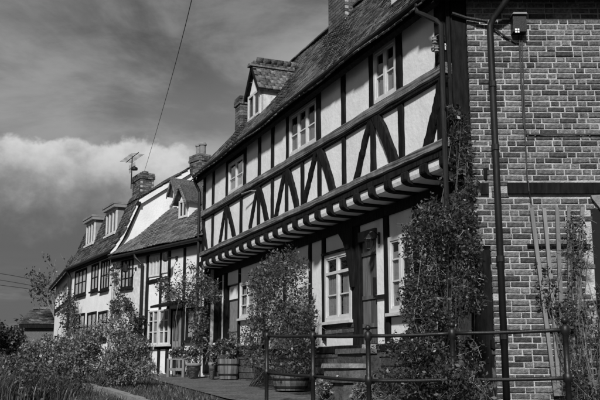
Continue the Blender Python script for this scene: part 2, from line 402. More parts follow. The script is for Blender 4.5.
# ---- foliage
def leaf_mesh(C, size, flat=0.0, up=0.0, aspect=0.55, sj=0.5):
    """C (n,3) centres -> folded leaf faces (two triangles... one quad of four corners)"""
    n = len(C); d = rng.normal(size=(n, 3)); d[:, 2] += up; d /= np.linalg.norm(d, axis=1)[:, None]
    t = rng.normal(size=(n, 3)); b = np.cross(d, t); b /= np.linalg.norm(b, axis=1)[:, None]
    nn = np.cross(d, b); s = size*(1 + sj*(rng.random(n)-0.5)*2)[:, None]
    V = np.empty((n, 4, 3)); V[:, 0] = C - d*s*0.5; V[:, 1] = C + b*s*aspect*0.5 + nn*s*0.08; V[:, 2] = C + d*s*0.5; V[:, 3] = C - b*s*aspect*0.5 + nn*s*0.08
    return V.reshape(-1, 3), np.arange(4*n).reshape(n, 4)
def inpoly(P, poly):
    x, y = P[:, 0], P[:, 1]; c = np.zeros(len(P), bool); n = len(poly)
    for i in range(n):
        x0, y0 = poly[i]; x1, y1 = poly[(i+1) % n]
        k = ((y0 > y) != (y1 > y)); xx = (x1-x0)*(y-y0)/((y1-y0) if y1 != y0 else 1e-9)+x0
        c ^= k & (x < xx)
    return c
def poly_sample(poly, n):
    p = np.array(poly, float); lo, hi = p.min(0), p.max(0); out = []
    while sum(map(len, out)) < n:
        q = lo + (hi-lo)*rng.random((n*2, 2)); out.append(q[inpoly(q, poly)])
    return np.concatenate(out)[:n]
def clump(C, per, rad):
    n = len(C); P = np.repeat(C, per, axis=0); g = rng.normal(size=P.shape); g *= (rad*(0.5+rng.random(len(P))))[:, None]/np.maximum(np.linalg.norm(g, axis=1), .3)[:, None]
    return P + g
def climber(name, label, cat, base, centres, per, rad, size, m, stems=14, twm='twig', up=0.1, twig_n=120, flowers=0, twl=0.35, group=None, core=None):
    """a plant: thing at base > foliage, stem (all twigs), flowers ; centres (n,3) world"""
    t = thing(name, label, cat, tuple(base), group=group); B = np.array(base, float)
    P = clump(centres, per, rad) - B; gzv = np.array([gz(q) for q in (P[:, 1]+B[1])]) - B[2]
    P[:, 2] = np.maximum(P[:, 2], gzv + 0.03)
    V, F = leaf_mesh(P, size, up=up); npmesh('foliage', V, F, m, t, 'stuff')
    s = MB(); C = centres - B
    idx = rng.choice(len(C), min(stems, len(C)), replace=False)
    for i in idx:
        e = Vector(C[i]); st = Vector((rng.normal()*0.08, rng.normal()*0.08, 0)); md = st.lerp(e, 0.45) + Vector((rng.normal()*.12, rng.normal()*.12, 0.12*e.z))
        pts = [st.lerp(md, k/3) for k in range(3)] + [md.lerp(e, k/3) for k in range(4)]
        s.tube(pts, 0.009, 5, 0.002, False)
    for i in rng.choice(len(C), min(twig_n, len(C)), replace=False):
        a = Vector(C[i]); d = Vector((rng.normal(), rng.normal(), rng.normal()+0.5)).normalized()*twl*(0.5+rng.random())
        k = Vector((rng.normal(), rng.normal(), rng.normal()))*twl*0.16; k2 = Vector((rng.normal(), rng.normal(), rng.normal()))*twl*0.12
        s.tube([a-d*.5+k2, a-d*.25+k*.7, a+k, a+d*.25+k2, a+d*.5-k*.6], 0.0028, 3, 0.001, False)
    s.build('stem', twm, t)['kind'] = 'stuff'
    if flowers:
        Q = P[rng.choice(len(P), flowers, replace=False)] + rng.normal(size=(flowers, 3))*0.03
        V, F = leaf_mesh(np.repeat(Q, 3, axis=0), size*0.9, aspect=0.8); npmesh('flowers', V, F, 'petal', t, 'stuff')
    return t
def lumps(P, f=5.0):
    """smooth pseudo-noise in 0..1 that leaves hollows between clumps"""
    x, y, z = P[:, 0]*f, P[:, 1]*f, P[:, 2]*f
    v = np.sin(x*1.0+1.3*np.sin(z*.7+.4))+np.sin(z*1.25+1.1*np.sin(y*.9))+np.sin(y*1.1+1.2*np.sin(x*.8+2))+.6*np.sin(x*2.3+z*1.9)
    return (v+3.6)/7.2
def carve(P, n, f=5.0):
    k = lumps(P, f)+rng.normal(size=len(P))*.09
    return P[np.argsort(-k)[:n]]
def wall_points(fr, poly, n, d0, d1, spill=2.2, f=5.0):
    q = poly_sample(poly, int(n*1.9)); q = q + rng.normal(size=q.shape)*spill*rng.random((len(q), 1))**2*1.6; out = []
    for x, y in q:
        d = d0 + (d1-d0)*rng.random(); lx, z = fr.l(x, y, d); out.append(fr.w(lx, d, z))
    return carve(np.array(out), n, f)

# ================================================================== SETTING
def make_ground():
    xs = np.concatenate([np.arange(-400, -40, 30), np.arange(-40, -12, 4), np.arange(-12, 12, 0.35), np.arange(12, 40, 4), np.arange(40, 401, 30)])
    ys = np.concatenate([np.arange(-60, 0, 6), np.arange(0, 36, 0.35), np.arange(36, 80, 4), np.arange(80, 900, 60)])
    def hgt(X, Y):
        s = min(max((Y-2.0)/7.0, 0), 1); s = s*s*(3-2*s)
        h = s*gz(max(Y, 9.0)) if Y < 9 else gz(Y)
        h += 0.006*math.sin(X*2.1+Y*0.7)*math.sin(Y*1.3) * (1 if Y > 4 else 0)
        return h - 0.012
    V = np.array([(x, y, hgt(x, y)) for y in ys for x in xs]); nx = len(xs)
    F = np.array([(j*nx+i, j*nx+i+1, (j+1)*nx+i+1, (j+1)*nx+i) for j in range(len(ys)-1) for i in range(nx-1)])
    o = npmesh('ground', V, F, 'turf'); o['kind'] = 'structure'
    m = MB(); m.box(-80, 80, -40, 2.4, 0.0, 0.02); r = m.build('road', 'asphalt'); r['kind'] = 'structure'
    # pavement in front of the houses
    edge = [ground(268, 400), ground(226, 399), ground(205, 393), ground(180, 387), ground(158, 381), ground(143, 376.5), ground(100, 374), ground(60, 372)]
    edge = [Vector((1.2, 8.9, 0)), Vector((0.6, 9.9, 0)), Vector((-0.45, 12.0, 0))] + edge[1:]
    far = []
    for e in edge: far.append(Vector((e.x*0.2 + 3.2, e.y + 2.2, 0)))
    V = []; F = []; K = 14
    for i, (a, b) in enumerate(zip(edge, far)):
        for k in range(K+1):
            p = a.lerp(b, k/K)
            V.append((p.x + 0.05*math.sin(i*3.1) * (k == 0), p.y, gz(p.y) + 0.010 + 0.004*math.sin(p.x*2.7+p.y*1.9)))
    n = K+1
    F = [(i*n+k, i*n+k+1, (i+1)*n+k+1, (i+1)*n+k) for i in range(len(edge)-1) for k in range(K)]
    o = npmesh('pavement', np.array(V), np.array(F), 'path'); o['kind'] = 'structure'
make_ground()
def make_kerb():
    pts = [ground(60, 385), ground(85, 388.5), ground(105, 393), ground(125, 399), ground(150, 408)]
    root = bpy.data.objects.new('kerb', None); COL.objects.link(root); root['kind'] = 'structure'
    for i in range(len(pts)-1):
        a, b = pts[i], pts[i+1]; n = max(1, int((b-a).length/0.6))
        for k in range(n):
            p = a.lerp(b, k/n); q = a.lerp(b, (k+0.96)/n); d = (q-p).normalized(); s = Vector((-d.y, d.x, 0))*0.07
            m = MB(); h = 0.09 + random.uniform(-.012, .012)
            m.hexa([p-s-Vector((0,0,.1)), q-s-Vector((0,0,.1)), q+s-Vector((0,0,.1)), p+s-Vector((0,0,.1)),
                    p-s+Vector((0,0,h)), q-s+Vector((0,0,h)), q+s+Vector((0,0,h)), p+s+Vector((0,0,h))])
            m.build('kerb_stone', 'stone', root)
make_kerb()

# ================================================================== TIMBER FRAMED HOUSE
T = Frame(1.867, 10.43, 22.8575)
XL = -10.95; D0 = 0.45                              # far end; depth of the ground-floor wall behind the jetty
zr = lambda x: 5.36 + 0.014*x                       # mid rail
zb = lambda x: 4.29 + 0.014*x                       # underside of the jetty beam
ze = lambda x: 6.33 + 0.016*x                       # wall head
RT = 1.30; YE = -0.24; ZE = lambda x: ze(x) - 0.02  # roof pitch, eave
def timber_house():
    h = thing('timber_framed_house', 'long black and white timber framed house with jettied upper floor and brick end wall', 'house', T.w(0, 0), T.rz)
    def J(name, m, build, parent=h):
        b = MB(); build(b); return b.build(name, m, parent)
    # ---- upper storey infill and studs
    up = [XL, -10.14, -9.06, -7.87, -6.97, -6.22, -5.42, -4.02, -3.03, -2.04, -1.20, -0.03]
    lo = [XL, -10.14, -9.10, -8.08, -6.99, -6.22, -5.48, -4.73, -3.99, -3.03, -2.03, -1.18, -0.03]
    wins = {2: (-8.98, -7.95), 6: (-5.33, -4.10), 9: (-1.97, -1.27)}
    for i in range(len(up)-1):
        a, b = up[i], up[i+1]
        z0a, z0b = zr(a), zr(b); z1a, z1b = ze(a)+.02, ze(b)+.02
        p = MB()
        if i in wins: continue
        p.hexa([(a+.004, .03, z0a), (b-.004, .03, z0b), (b-.004, .13, z0b), (a+.004, .13, z0a), (a+.004, .03, z1a), (b-.004, .03, z1b), (b-.004, .13, z1b), (a+.004, .13, z1a)])
        p.build('infill_panel', 'plaster', h)
    for i in range(len(lo)-1):
        a, b = lo[i], lo[i+1]; p = MB()
        p.hexa([(a+.004, .03, zb(a)+.05), (b-.004, .03, zb(b)+.05), (b-.004, .13, zb(b)+.05), (a+.004, .13, zb(a)+.05), (a+.004, .03, zr(a)-.01), (b-.004, .03, zr(b)-.01), (b-.004, .13, zr(b)-.01), (a+.004, .13, zr(a)-.01)])
        p.build('infill_panel', 'plaster', h)
    for i, x in enumerate(up):
        wd = 0.19 if i in (2,) else (0.20 if i == len(up)-1 else (0.15 if i in (0, 6, 7, 9, 10) else 0.125))
        J('stud', 'timber_black', lambda b: b.beam([(x+(wd/2 if i == 0 else 0) - (wd/2 if i == len(up)-1 else 0), zr(x)+.05), (x+(wd/2 if i == 0 else 0)-(wd/2 if i == len(up)-1 else 0), ze(x)+.05)], wd, -.005, .10))
    for i, x in enumerate(lo):
        wd = 0.21 if i == len(lo)-1 else (0.14 if i in (0, 10, 11) else 0.115)
        J('stud', 'timber_black', lambda b: b.beam([(x+(wd/2 if i == 0 else 0)-(wd/2 if i == len(lo)-1 else 0), zb(x)+.10), (x+(wd/2 if i == 0 else 0)-(wd/2 if i == len(lo)-1 else 0), zr(x)-.04)], wd, -.005, .10))
    br = [((202.5, 219), (206.7, 252), .09, 0), ((225.2, 207), (219.0, 247), .10, .03), ((226.6, 207), (234.2, 239), .15, .07), ((257.2, 187), (249, 232), .10, .04), ((258.3, 187), (267, 223), .15, .08),
          ((285.2, 169), (274.8, 218), .11, .04), ((287, 169), (297, 208.5), .17, .08), ((317, 148), (302.8, 206), .12, .04), ((319, 148), (333, 191), .18, .09),
          ((371.5, 114), (355.3, 181), .12, .04), ((374, 112), (395, 163), .20, .08), ((444, 76), (426, 149), .17, -.03)]
    for k, (a, b, wd, bow) in enumerate(br):
        P0 = Vector(T.l(*a)); P1 = Vector(T.l(*b)); P0.y = min(P0.y, zr(P0.x)-.03); P1.y = zb(P1.x)+.10
        sgn = 1 if P1.x > P0.x else -1
        md = P0.lerp(P1, .5) + Vector((sgn*bow*.4, 0.0))
        q = [P0.lerp(md, .5)+Vector((sgn*bow*.1, 0)), md, md.lerp(P1, .5)+Vector((sgn*bow*.1, 0))]
        J('brace', 'timber_black', lambda m: m.beam([P0]+q+[P1], wd, -.012-.001*k, .09, seg=4, jit=.009))
    # ---- long horizontals
    J('mid_rail', 'timber_grey', lambda m: m.beam([(XL, zr(XL)), (-7, zr(-7)+.012), (-3.5, zr(-3.5)-.008), (0.02, zr(0))], .150, -.05, .10, seg=12, jit=.010, ch=.02))
    J('rail_shade_strip', 'timber_black', lambda m: m.beam([(XL, zr(XL)-.098), (0.0, zr(0)-.098)], .055, -.022, .10, seg=14, jit=.010))  # black strip puts the shade below the sunlit rail face into colour
    J('jetty_beam', 'timber_grey', lambda m: m.beam([(XL-.02, zb(XL)+.085), (-7, zb(-7)+.09), (-3.5, zb(-3.5)+.08), (0.02, zb(0)+.085)], .12, -.06, .14, seg=14, jit=.010, ch=.02))
    J('jetty_plate', 'timber_black', lambda m: m.beam([(XL, zb(XL)-.03), (0.0, zb(0)-.03)], .10, -.025, .14, seg=14, jit=.01))
    # ---- jetty joists with rounded ends and plaster between
    n = 22; step = (0 - XL - .12)/n
    for i in range(n+1):
        x = XL + .06 + step*i; z1 = zb(x) - .074; hh = .185; wd = .15
        m = MB(); prof = [(D0+.05, z1), (D0+.05, z1-hh), (.10, z1-hh)] + [(.10 - .15*math.sin(a), z1-hh*.55 - hh*.45*math.cos(a)) for a in (.4, .8, 1.2, 1.5)] + [(-.05, z1-.02), (-.03, z1)]
        m.prism(prof, x-wd/2, x+wd/2, 'x'); m.build('joist', 'timber_black', h)
        if i < n:
            a, b = x+wd/2+.003, x+step-wd/2-.003; m = MB()
            m.prism([(.0, z1+.02), (.004, z1-.08), (.02, z1-.13), (.055, z1-.158), (D0+.02, z1-.165), (D0+.02, z1+.02)], a, b, 'x')
            m.build('soffit_panel', 'plaster', h)
    J('wall_plate', 'timber_black', lambda m: m.beam([(XL, zb(XL)-.33), (0.19, zb(0)-.33)], .15, D0-.04, D0+.12, seg=10))
    # ---- upper windows
    def topz(px, py): return T.l(px, py)[1]
    sm = lambda x: zr(x)+.095
    window(h, -8.97, -7.94, sm(-8.4), topz(236, 158)-.02, .0, 2, (.46,), curtain=[(.06, .94, .03, .52, 'curtain')], sill=False)
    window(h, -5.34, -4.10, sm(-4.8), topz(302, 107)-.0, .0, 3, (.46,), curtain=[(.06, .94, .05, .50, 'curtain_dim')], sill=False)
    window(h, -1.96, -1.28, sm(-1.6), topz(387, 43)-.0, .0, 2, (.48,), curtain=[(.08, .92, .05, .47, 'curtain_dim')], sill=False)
    for a, b, px, py in ((-8.97, -7.94, 236, 158), (-5.34, -4.10, 302, 107), (-1.96, -1.28, 387, 43)):
        zt = topz(px, py); J('window_head', 'timber_black', lambda m: m.box(a-.02, b+.02, .0, .12, zt+.003, ze(a)+.08))
    # ---- ground floor
    xw = lambda px: T.l(px, 300, D0)[0]
    zp = 2.02                                                 # sill beam over the stone plinth
    ztop = lambda x: zb(x) - .39
    def gpanel(a, b, z0, z1=None, m='plaster'):
        z1a, z1b = (ztop(a), ztop(b)) if z1 is None else (z1, z1)
        q = MB(); q.hexa([(a, D0+.03, z0), (b, D0+.03, z0), (b, D0+.14, z0), (a, D0+.14, z0), (a, D0+.03, z1a), (b, D0+.03, z1b), (b, D0+.14, z1b), (a, D0+.14, z1a)])
        q.build('infill_panel', m, h)
    def gpost(px, wd, z0=zp, z1=None, nm='post'):
        x = xw(px); J(nm, 'timber_black', lambda m: m.beam([(x, z0), (x, (ztop(x) if z1 is None else z1)+.06)], wd, D0-.005, D0+.12, jit=.008)); return x
    p0 = XL+.08
    pA = xw(309.5); pB = xw(323); pC = xw(356); pD = xw(379.5); pE = xw(386.5)
    J('post', 'timber_black', lambda m: m.beam([(p0, 1.5), (p0, ztop(p0)+.06)], .16, D0-.006, D0+.12))
    d1a, d1b = xw(227), xw(237.5)                             # far door
    gpost((224.5), .16, 1.5); gpost(238.5, .10, 1.5)
    gpanel(p0+.08, xw(224.5)-.08, 1.9)
    # far door: boards
    db = MB(); db.box(d1a-.05, d1b+.02, D0+.10, D0+.13, 1.45, 3.45); door = db.build('door', 'paint_grey', h)
    nb = 5
    for i in range(nb):
        a = d1a + (d1b-d1a)*i/nb; q = MB(); q.box(a+.006, a+(d1b-d1a)/nb-.006, D0+.07, D0+.105, 1.5, 3.05); q.build('plank', 'paint_grey', door)
    q = MB(); q.box(d1a, d1b, D0+.06, D0+.12, 3.10, 3.40); q.build('door_head_panel', 'curtain', door)
    q = MB(); q.box(d1a, d1b, D0+.055, D0+.11, 2.35, 2.43); q.build('door_ledge', 'paint_grey', door)
    gpanel(d1a-.05, d1b+.02, 3.45)
    # window beside far door, partly behind the shrub
    wa, wb = xw(239.8), xw(262)
    window(h, wa, wb, 2.62, 3.42, D0-.01, 3, (.33, .66), curtain=[(.1, .9, .05, .8, 'curtain')])
    gpanel(wa-.02, wb, 3.43); gpanel(wa-.02, wb, zp, 2.58); gpost(263.5, .13)
    gpanel(wb+.12, pA-.055, zp-.1); gpost(309.5, .10)
    gpost(284, .12)
    gpanel(pA+.05, pB-.05, zp-.1); gpost(323, .12)
    # large casement window
    ga, gb = T.l(325.6, 300, D0)[0], T.l(352, 300, D0)[0]
    zA0, zA1 = 2.33, 3.49
    w_ = window(h, ga, gb, zA0, zA1, D0-.02, 2, (.37,), fw=.07, curtain=[(.10, .42, .05, .7, 'curtain_dim'), (.62, .92, .05, .7, 'curtain_dim')])  # grey curtains added in place of the sky's reflection in the panes
    q = MB(); q.box(ga+.07, gb-.07, D0-.025, D0+.05, zA0+.80, zA0+.85); q.build('transom', 'paint_white', w_)
    q = MB(); q.box(ga-.06, gb+.03, D0-.06, D0+.10, zA1+.003, zA1+.04); q.build('drip_board', 'timber_black', w_)
    gpanel(ga-.03, gb+.05, zA1+.04)
    # brick nogging under the window
    bm_ = tuple
    pr = MB(); pr.box(-.105, .105, -.04, .05, -.03, .03)
    ms = []
    for j in range(2):
        for i in range(5):
            ms.append(Matrix.Translation((ga+.11+i*.22 + (0.0 if j else .0), D0+.03, zA0-.10-j*.075)))
    J('nogging_mortar', 'mortar', lambda m: m.box(ga-.02, gb+.02, D0+.01, D0+.10, zA0-.23, zA0-.055))
    singles('brick', pr, ms, 'brick_dark', h)
    gpanel(ga-.03, gb+.02, zp-.12, zA0-.235)
    # curved brace (jetty bracket) beside the door
    a = Vector(T.l(333, 232, D0)); b = Vector(T.l(353, 262, D0))
    zt_ = ztop(pC); J('curved_bracket', 'timber_black', lambda m: m.prism([(pC-.80, zt_+.08), (pC-.56, zt_-.05), (pC-.38, zt_-.22), (pC-.25, zt_-.44), (pC-.17, zt_-.70), (pC-.13, zt_-1.0), (pC-.02, zt_-1.0), (pC-.02, zt_+.08)], D0-.05, D0+.08))
    gpost(355.8, .27, 1.85); gpanel(pC-.2, pD, 3.72)
    # near door: plank door with iron straps
    da, dbx = xw(360), xw(375.5); q = MB(); q.box(da-.03, dbx+.03, D0+.10, D0+.14, 1.9, 3.72); dr = q.build('door', 'timber_black', h)
    nb = 4
    for i in range(nb):
        s0 = da+(dbx-da)*i/nb; q = MB(); q.box(s0+.006, s0+(dbx-da)/nb-.006, D0+.055, D0+.105, 1.93, 3.55); q.build('plank', 'board_grey', dr)
    for z in (2.18, 2.62, 3.32):
        q = MB(); q.box(da+.01, dbx-.02, D0+.035, D0+.057, z, z+.06); q.build('door_ledge', 'board_grey', dr)
    q = MB(); q.box(dbx-.10, dbx-.06, D0+.01, D0+.056, 2.66, 2.95); q.build('door_handle', 'iron_black', dr)
    q = MB(); q.box(da-.03, dbx+.03, D0-.01, D0+.11, 3.56, 3.72); q.build('door_lintel', 'board_grey', dr)
    gpanel(dbx+.0, pE-.06, zp-.1); gpost(386.5, .15, 1.9)
    J('rail_end', 'timber_black', lambda m: m.box(dbx-.01, pE, D0+.0, D0+.04, 2.60, 2.66))
    # near casement behind the climber
    na, nb_ = xw(390), xw(414.5)
    window(h, na, nb_, 2.36, 3.50, D0-.02, 2, (.40, .72), fw=.065, curtain=[(.10, .45, .05, .8, 'curtain_dim')])
    gpanel(pE+.05, nb_+.05, 3.51); gpanel(pE+.05, nb_+.05, zp-.1, 2.30); gpost(416.5, .13)
    gpanel(nb_+.12, .17, zp-.1); gpost(440, .12)
    # sill beam and plinth
    J('sill_beam', 'timber_black', lambda m: m.beam([(wa, zp-.17), (da-.05, zp-.17)], .12, D0-.03, D0+.1, seg=10))
    J('sill_beam', 'timber_black', lambda m: m.beam([(dbx+.05, zp-.17), (.19, zp-.17)], .12, D0-.03, D0+.1, seg=10))
    pl = MB(); pl.box(XL, .17, D0+.03, D0+.25, .7, zp-.10); pth = pl.build('plinth', 'mortar', h)
    x = XL; stones = MB(); zz = .9
    while zz < zp-.26:
        x = XL; hh = random.uniform(.12, .17)
        while x < .15:
            ww = random.uniform(.2, .42)
            if x+ww > .17: ww = .17-x
            if ww > .05: 
                q = MB(); y0 = D0-.02+random.uniform(-.015, .012); q.hexa([(x+.008, y0+.012, zz+.006), (x+ww-.008, y0+.012, zz+.006), (x+ww-.008, D0+.2, zz+.006), (x+.008, D0+.2, zz+.006), (x+.02, y0, zz+hh-.012), (x+ww-.02, y0+.006, zz+hh-.016), (x+ww-.01, D0+.2, zz+hh-.006), (x+.01, D0+.2, zz+hh-.006)])
                if x > -6.2 and zz > 1.15: q.build('stone', 'stone_dark', pth)
                else: stones.add(q.v, q.f)
            x += ww
        zz += hh
    so = stones.build('stones', 'stone_dark', pth); so['kind'] = 'stuff'
    # backing walls so that no light leaks through
    J('wall_core', 'interior', lambda m: m.hexa([(XL+.03, .30, zb(XL)), (0, .30, zb(0)), (0, 4.6, zb(0)), (XL+.03, 4.6, zb(XL)), (XL+.03, .30, ze(XL)), (0, .30, ze(0)), (0, 4.6, ze(0)), (XL+.03, 4.6, ze(XL))]))
    J('lower_wall_core', 'interior', lambda m: m.box(XL+.03, .10, D0+.3, 4.6, .7, zb(XL)-.2))
    # far end wall
    J('end_wall', 'plaster', lambda m: m.prism([(0.14, zb(XL)), (4.6, zb(XL)), (4.6, ze(XL)+.1), (2.3, ze(XL)+3.0), (0.14, ze(XL)+.1)], XL-.0, XL+.028, 'x'))
    # ---- roof
    YR = 2.3; zE = 6.16; zR = zE + RT*(YR-YE)
    dorm = []
    for pts in (((247.5, 119), (258.5, 112)), ((392, 12), (412, -4))):
        a = T.slope(pts[0][0], pts[0][1], YE, zE, RT); b = T.slope(pts[1][0], pts[1][1], YE, zE, RT); dorm.append((a, b))
    def cut(x, y, z):
        for (a, b) in dorm2:
            if a < x < b and YD-.05 < y < YD+1.0 and True: return True
        return False
    YD = 0.55; dw = .84; dorm2 = [(-9.30, -9.30+dw), (-2.36, -2.36+dw)]
    sl = lambda x: zE + (x-(-5.5))*.016
    def sagkey(M): return -M.translation.x*1.0 + abs(M.translation.y+.1)*2.2 + (8 if M.translation.x > -0.6 else 0)
    # roof follows the fall of the wall head: rotate about the eave by shearing the part
    roof = tiled_roof(h, XL-.14, .15, YE, zE, YR, zR, 'tile', 300, sagkey, cut=cut, sag=.05, wob=1.6)
    back = MB(); back.hexa([(XL-.14, YR, zR-.14), (.15, YR, zR-.14), (.15, 2*YR-YE, zE-.14), (XL-.14, 2*YR-YE, zE-.14), (XL-.14, YR, zR-.01), (.15, YR, zR-.01), (.15, 2*YR-YE, zE), (XL-.14, 2*YR-YE, zE)])
    back.build('back_slope', 'tile', roof)
    x = XL-.14
    while x < .1:
        q = MB(); q.prism([(YR+.13*math.sin(a), zR-.06+.12*math.cos(a)) for a in np.linspace(-1.5, 1.5, 7)], x+.004, x+.30+random.uniform(-.004, .004), 'x'); q.build('ridge_tile', 'tile', roof); x += .305
    for i, (Mx) in enumerate([roof]):
        Mx.matrix_local = Matrix(((1, 0, 0, 0), (0, 1, 0, 0), (0.016, 0, 1, 0.10), (0, 0, 0, 1))) if False else Matrix.Translation((0, 0, .10)) @ Matrix.Rotation(-0.0145, 4, 'Y')
    J('fascia', 'timber_black', lambda m: m.beam([(XL-.1, ze(XL)+.005), (.12, ze(0)+.005)], .13, YE+.10, YE+.14, seg=10, jit=.004))
    J('soffit_board', 'timber_black', lambda m: m.hexa([(XL-.1, YE+.12, ze(XL)+.03), (.1, YE+.12, ze(0)+.03), (.1, .14, ze(0)+.03), (XL-.1, .14, ze(XL)+.03), (XL-.1, YE+.12, ze(XL)+.06), (.1, YE+.12, ze(0)+.06), (.1, .14, ze(0)+.06), (XL-.1, .14, ze(XL)+.06)]))
    # gutter (half round) and its brackets
    g = MB(); n = 12; prof = [(.055*math.cos(a), .055*math.sin(a)) for a in np.linspace(math.pi, 2*math.pi, 7)] + [(.045*math.cos(a), .045*math.sin(a)) for a in np.linspace(2*math.pi, math.pi, 7)]
    A = [(XL-.12, YE+.03+p[0], ze(XL)+.03+p[1]) for p in prof]; B = [(.02, YE+.03+p[0], ze(0)+.03+p[1]) for p in prof]; k = len(prof)
    g.add(A+B, [tuple(range(k))[::-1], tuple(range(k, 2*k))] + [(i, (i+1) % k, k+(i+1) % k, k+i) for i in range(k)]); g.build('gutter', 'pipe_black', h)
    zl = ze(XL)
    J('downpipe', 'pipe_black', lambda m: m.tube([(XL-.06, YE+.03, zl), (XL-.06, YE+.03, zl-.10), (XL-.10, YE+.12, zl-.24), (XL-.10, -.06, zl-.36), (XL-.10, -.06, 3.6), (XL-.10, -.06, 1.3)], .036, 8))
    J('downpipe', 'pipe_black', lambda m: m.tube([(-.28, YE+.02, 6.33), (-.28, YE+.02, 6.20), (-.20, YE+.06, 6.14), (.02, -.12, 5.98), (.08, -.09, 5.90), (.08, -.09, 5.0), (.08, -.09, 3.3), (.08, -.09, 1.0)], .034, 8))
    # ---- dormers
    def dormer(x0, x1, zbase, parent):
        xm = (x0+x1)/2; zt = zbase+.60; zg = zt+.60; dpt = 1.5
        d = MB(); d.prism([(x0, zbase-.35), (x1, zbase-.35), (x1, zt), (xm, zg), (x0, zt)], YD+.05, YD+.09); do = d.build('dormer', 'plaster', parent)
        for s in (x0, x1):
            q = MB(); ss = 1 if s == x1 else -1
            q.prism([(YD+.05, zbase-.4), (YD+.05, zt+.0), (YD+dpt*.5, zt), (YD+.3, zbase-.4)], s-.02*(ss > 0)-.0, s+.02*(ss < 0)+.0, 'x'); q.build('cheek', 'render_rough', do)
        q = MB(); q.box(x0+.02, x1-.02, YD, YD+.05, zbase-.03, zbase+.03); q.build('dormer_sill', 'paint_white', do)
        wd = (x1-x0-.04)/2
        fr = MB(); z0, z1 = zbase+.03, zt-.02
        for a in (x0+.02, xm-.03, x1-.08): fr.box(a, a+.06, YD, YD+.05, z0, z1)
        fr.box(x0+.08, x1-.08, YD+.002, YD+.048, z1-.06, z1-.001)
        fr.build('window_frame', 'paint_white', do)
        for a, b in ((x0+.08, xm-.03), (xm+.03, x1-.08)):
            q = MB(); q.box(a, b, YD+.02, YD+.028, z0, z1-.06); q.build('pane', 'glass', do)
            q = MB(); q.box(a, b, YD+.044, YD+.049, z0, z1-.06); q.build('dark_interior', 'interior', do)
        ov = .07
        for s in (-1, 1):
            xe = xm + s*((x1-x0)/2+ov); zlow = zt-.06; tl = math.hypot(xe-xm, zg+.04-zlow); A = math.atan2(zg+.04-zlow, abs(xe-xm))
            q = MB(); q.hexa([(xe, YD-.05, zlow-.05), (xe, YD+dpt, zlow-.05), (xm, YD+dpt, zg), (xm, YD-.05, zg), (xe, YD-.05, zlow-.015), (xe, YD+dpt, zlow-.015), (xm, YD+dpt, zg+.03), (xm, YD-.05, zg+.03)])
            q.build('dormer_roof', 'timber_black', do)
            ms = []
            for j in range(int(tl/.12)+1):
                for i in range(int((dpt+.12)/.17)):
                    v = j*.12; y = YD-.05+.085+.17*i + (.085 if j % 2 else 0)
                    base = Matrix.Translation((xe - s*v*math.cos(A), y, zlow + v*math.sin(A)))
                    rot = Matrix.Rotation(math.pi/2*s, 4, 'Z') @ Matrix.Rotation(A-.09+random.gauss(0, .03), 4, 'X')
                    ms.append(base @ rot)
            joined('dormer_tiles', tile_proto(), ms, 'tile_light', do)
            q = MB(); q.hexa([(xe, YD-.075, zlow-.10), (xe, YD-.052, zlow-.10), (xm, YD-.052, zg-.06), (xm, YD-.075, zg-.06), (xe, YD-.075, zlow-.0), (xe, YD-.052, zlow-.0), (xm, YD-.052, zg+.045), (xm, YD-.075, zg+.045)]); q.build('barge_board', 'timber_black', do)
        for i in range(5):
            q = MB(); y = YD-.13+i*.32; q.prism([(xm+.1*math.sin(a), zg-.02+.09*math.cos(a)) for a in np.linspace(-1.4, 1.4, 6)], y, y+.31); q.build('ridge_tile', 'tile_light', do)
    zroof = lambda x, y: zE + .10 + .0145*x + RT*(y-YE)
    for (a, b) in dorm2: dormer(a, b, zroof((a+b)/2, YD)+.05, h)
    # chimneys
    cx, _, _ = T.slope(341, 20, YE, zE, RT)
    ra = T.l(340, 10, 2.3)[0]; rb = T.l(358, 10, 2.3)[0]
    chimney(h, (ra+rb)/2, 2.3, zR-.4, zR+1.25, abs(rb-ra)*.95, .62, ((-.2, 0), (.2, 0)))
    c0 = T.e(240, 112, XL-.2); chimney(h, XL-.22, c0[0]+.15, 6.0, T.e(240, 98.5, XL-.2)[1], .40, .42, (), m='brick')
    return h
HOUSE = timber_house()

